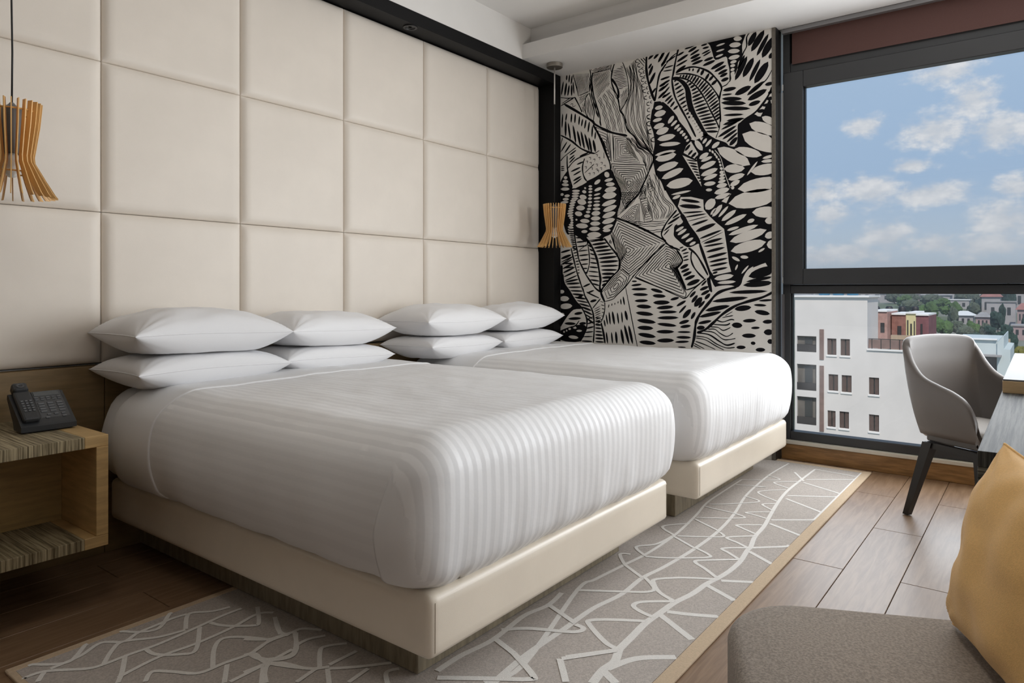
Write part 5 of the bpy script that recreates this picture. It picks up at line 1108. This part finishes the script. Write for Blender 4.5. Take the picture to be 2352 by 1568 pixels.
HS = [(228, 17.4, 4.6, 7, 3.6, 'house_pale', 'roof_white', True, 'small pale house with a white hipped roof among the trees'),
 (222, 12.6, 3.0, 6, 3.8, 'house_pink', 'roof_grey', True, 'low grey-roofed house right of the white hipped roof'),
 (240, 9.4, 6.6, 8, 6.4, 'house_pale', 'roof_grey', False, 'wide two-storey pale house on the slope'),
 (254, 12.4, 4.6, 7, 7.0, 'house_pale', 'roof_red', True, 'house with a small red roof on the slope'),
 (230, 4.2, 2.6, 5, 5.2, 'house_pink', 'roof_red', True, 'pink house with red roof near the right window edge'),
 (203, 3.6, 4.4, 7, 3.6, 'house_pink', 'roof_grey', False, 'flat pink house low at the right window edge'),
 (274, 4.0, 7, 9, 8.0, 'house_pale', 'roof_white', True, 'tall pale house with a broad white roof on the ridge'),
 (286, 23.6, 7, 8, 4.0, 'house_pale', 'roof_white', False, 'long white flat roof glimpsed above the green trees'),
 (318, 33.5, 10, 9, 4.4, 'house_pale', 'roof_grey', True, None), (331, 39.6, 12, 9, 4.5, 'house_pink', 'roof_grey', True, None),
 (394, 36.2, 14, 10, 5.0, 'house_pale', 'roof_white', True, None), (438, 24.7, 16, 10, 5.2, 'house_pale', 'roof_grey', True, None),
 (341, 50.6, 12, 9, 4.6, 'house_pale', 'roof_grey', True, None), (410, 64.9, 16, 9, 5.0, 'house_pale', 'roof_white', False, None), (326, 8.8, 10, 9, 5.0, 'house_pale', 'roof_grey', True, None)]
for (x, y, w, d, h, a, b, hip, lab) in HS:
    house(x, y, w, d, h, a, b, lab, hip)
rr = random.Random(3)
spots = [(h_[0], h_[1], max(h_[2], h_[3])) for h_ in HS]
n_far = 0
while n_far < 18:
    x = rr.uniform(380, 900); y = x * rr.uniform(.01, .28); w = rr.uniform(8, 16)
    if any(math.hypot(x - a, y - b) < (w + 12 + c_) * .75 for a, b, c_ in spots): continue
    spots.append((x, y, w)); n_far += 1
    house(x, y, w, 9, rr.uniform(3, 6), rr.choice(['house_pale', 'house_pale', 'house_pink', 'render_white']), rr.choice(['roof_grey', 'roof_white', 'roof_red', 'roof_grey']), None, rr.random() < .6)
# --- trees
def crown(r, h, seed, n=9, sub=3):
    rn = random.Random(seed); bm = bmesh.new()
    for i in range(n):
        a = rn.uniform(0, 2 * PI); q = r * rn.uniform(.1, .62); zz = h * rn.uniform(.38, .82)
        s = r * rn.uniform(.36, .60)
        mtx = Matrix.Translation((q * math.cos(a), q * math.sin(a), zz)) @ Matrix.Diagonal((s, s, s * rn.uniform(.6, .85), 1))
        bmesh.ops.create_icosphere(bm, subdivisions=sub, radius=1.0, matrix=mtx)
    for v in bm.verts:
        c = v.co; k_ = nz3(c.x * 2.2 / r * 2, c.y * 2.2 / r * 2, c.z * 4.4 / r + seed) * .16 * r + nz3(c.x * 9 / r, c.y * 9 / r, c.z * 9 / r + seed) * .12 * r
        v.co = c + v.normal * k_
    bm.verts.index_update()
    d_ = [tuple(v.co) for v in bm.verts], [tuple(v.index for v in f.verts) for f in bm.faces]; bm.free(); return d_
protos = {}
def tree(x, y, r, h, m, lab):
    z = gz(x) - .8
    e = empty('tree', (x, y, z), 0, lab, 'tree', 'trees on the slope outside')
    key_ = (m, int(x * 7 + y) % 3)
    if key_ not in protos:
        protos[key_] = (obj('crown', crown(1, 1.6, len(protos) + 1), M[m], e, smooth=False, local=True, origin=(0, 0, 0)), obj('trunk', tube([(0, 0, 0), (.03, .02, .4), (0, .03, .9)], [.10, .08, .04], 7), M['bark'], e, local=True, origin=(0, 0, 0)))
        cs = protos[key_]
    else: cs = [copy_child(c_, e) for c_ in protos[key_]]
    for c_ in cs: c_.scale = (r, r, h / 1.6)
TR = [(208, 23.4, 2.2, 5.5, 'leaf_bright'), (203, 20.2, 2.2, 5.4, 'leaf_bright'), (206, 16.9, 1.9, 4.4, 'leaf_dusty'), (198, 14.6, 1.8, 3.8, 'leaf_dusty'), (207, 13.8, 1.5, 4.2, 'leaf_bright'), (203, 11.4, 1.7, 4.0, 'leaf_dusty'),
 (236, 21.0, 2.8, 6.4, 'leaf_bright'), (231, 26.4, 2.8, 6.6, 'leaf_bright'), (216, 19.2, 1.7, 6.6, 'leaf_dusty'), (193, 9.4, 1.7, 4.6, 'leaf_dark'), (211, 9.0, 1.8, 6.4, 'leaf_dark'), (187, 6.0, 1.7, 5.6, 'leaf_dark'),
 (262, 13.6, 2.2, 9.0, 'leaf_dark'), (222, 8.6 , 1.3, 7.4, 'leaf_dark'), (281, 15.6, 2.6, 7.0, 'leaf_dark'), (248, 17.0, 2.4, 5.6, 'leaf_dusty'), (216, 2.4, 1.8, 6.6, 'leaf_dark'),
 (300, 32.5, 3.8, 5.5, 'leaf_dusty'), (309, 41, 3.6, 5.5, 'leaf_dusty'), (318, 48.0, 3.6, 6, 'leaf_dusty'), (290, 40.7, 3.4, 5.5, 'leaf_bright'), (262, 8.6, 2.6, 11.0, 'leaf_dark'), (306, 14, 2.8, 6.5, 'leaf_dusty'), (296, 19.4, 2.6, 6.5, 'leaf_dusty'), (312, 23.6, 3.0, 6.5, 'leaf_dusty'), (290, 10.2, 3.0, 8.0, 'leaf_dark'), (270, 27, 3.4, 5.5, 'leaf_bright'), (262, 34.0, 3.4, 5.5, 'leaf_dusty'), (250, 28.5, 2.8, 5.5, 'leaf_bright'),
 (120, 1.2, 2.0, 8.6, 'leaf_yellow'), (150, 4.6, 2.4, 8.0, 'leaf_dark'), (160, 9.4, 2.4, 6.5, 'leaf_dark')]
HI = {'leaf_bright': 'bright green leafy tree', 'leaf_dark': 'dark green tree', 'leaf_dusty': 'dusty grey-green tree', 'leaf_yellow': 'yellow-green tree'}
WH = {(150, 4.6): 'low in the dip just beyond the villa roof', (160, 9.4): 'in the dip left of the villa, nearest of the dark trees', (193, 9.4): 'below the wide two-storey pale house', (211, 9.0): 'standing before the wide two-storey house', (187, 6.0): 'in front of the flat pink house', (262, 13.6): 'left of the house with the small red roof', (222, 8.6): 'slim, close against the two-storey house wall', (281, 15.6): 'on the skyline left of the red roof', (216, 2.4): 'at the right window edge by the pink houses', (262, 8.6): 'tallest on the ridge beside the small red roof', (290, 10.2): 'behind the tallest tree on the ridge',
 (208, 23.4): 'right next to the maroon house', (203, 20.2): 'second from the maroon house, low on the slope', (207, 13.8): 'just below the low grey-roofed house', (236, 21.0): 'rounded, up the slope behind the first row', (231, 26.4): 'half hidden behind the yellow and maroon houses', (290, 40.7): 'seen above the red brick house roof', (270, 27): 'above the maroon house roof', (250, 28.5): 'peeping over the yellow house roof',
 (206, 16.9): 'in front of the small white-roofed house', (198, 14.6): 'lowest on the slope behind the desk chair', (203, 11.4): 'low, right of the white-roofed house', (216, 19.2): 'slim and tall left of the white-roofed house', (248, 17.0): 'just behind the white-roofed house', (300, 32.5): 'far, above the maroon house', (309, 41): 'far, above the red brick house', (318, 48.0): 'far, next to the white apartment tower', (306, 14): 'far on the skyline above the two-storey house', (296, 19.4): 'far, above the small white-roofed house', (312, 23.6): 'far, beside the long white flat roof', (262, 34.0): 'behind the brick house roofs', (120, 1.2): 'top rising beside the villa at the desk end'}
for (x, y, r, h, m) in TR: tree(x, y, r, h, m, HI[m] + ' ' + WH[(x, y)])

# --- warm haze hanging over the town
hz = bpy.data.materials.new('town_haze'); hz.use_nodes = True; k = NT(hz.node_tree); k.n.clear()
vs = k.add('ShaderNodeVolumeScatter'); vs.inputs['Color'].default_value = (0.93, 0.96, 1.0, 1); vs.inputs['Density'].default_value = 0.0011; vs.inputs['Anisotropy'].default_value = 0.35
ou = k.add('ShaderNodeOutputMaterial'); k.link(vs.outputs[0], ou.inputs['Volume'])
o = obj('haze', box(110, 1600, -60, 330, -30, 26), hz); o['kind'] = 'stuff'; o['label'] = 'pale haze hanging over the distant town'; o['category'] = 'haze'
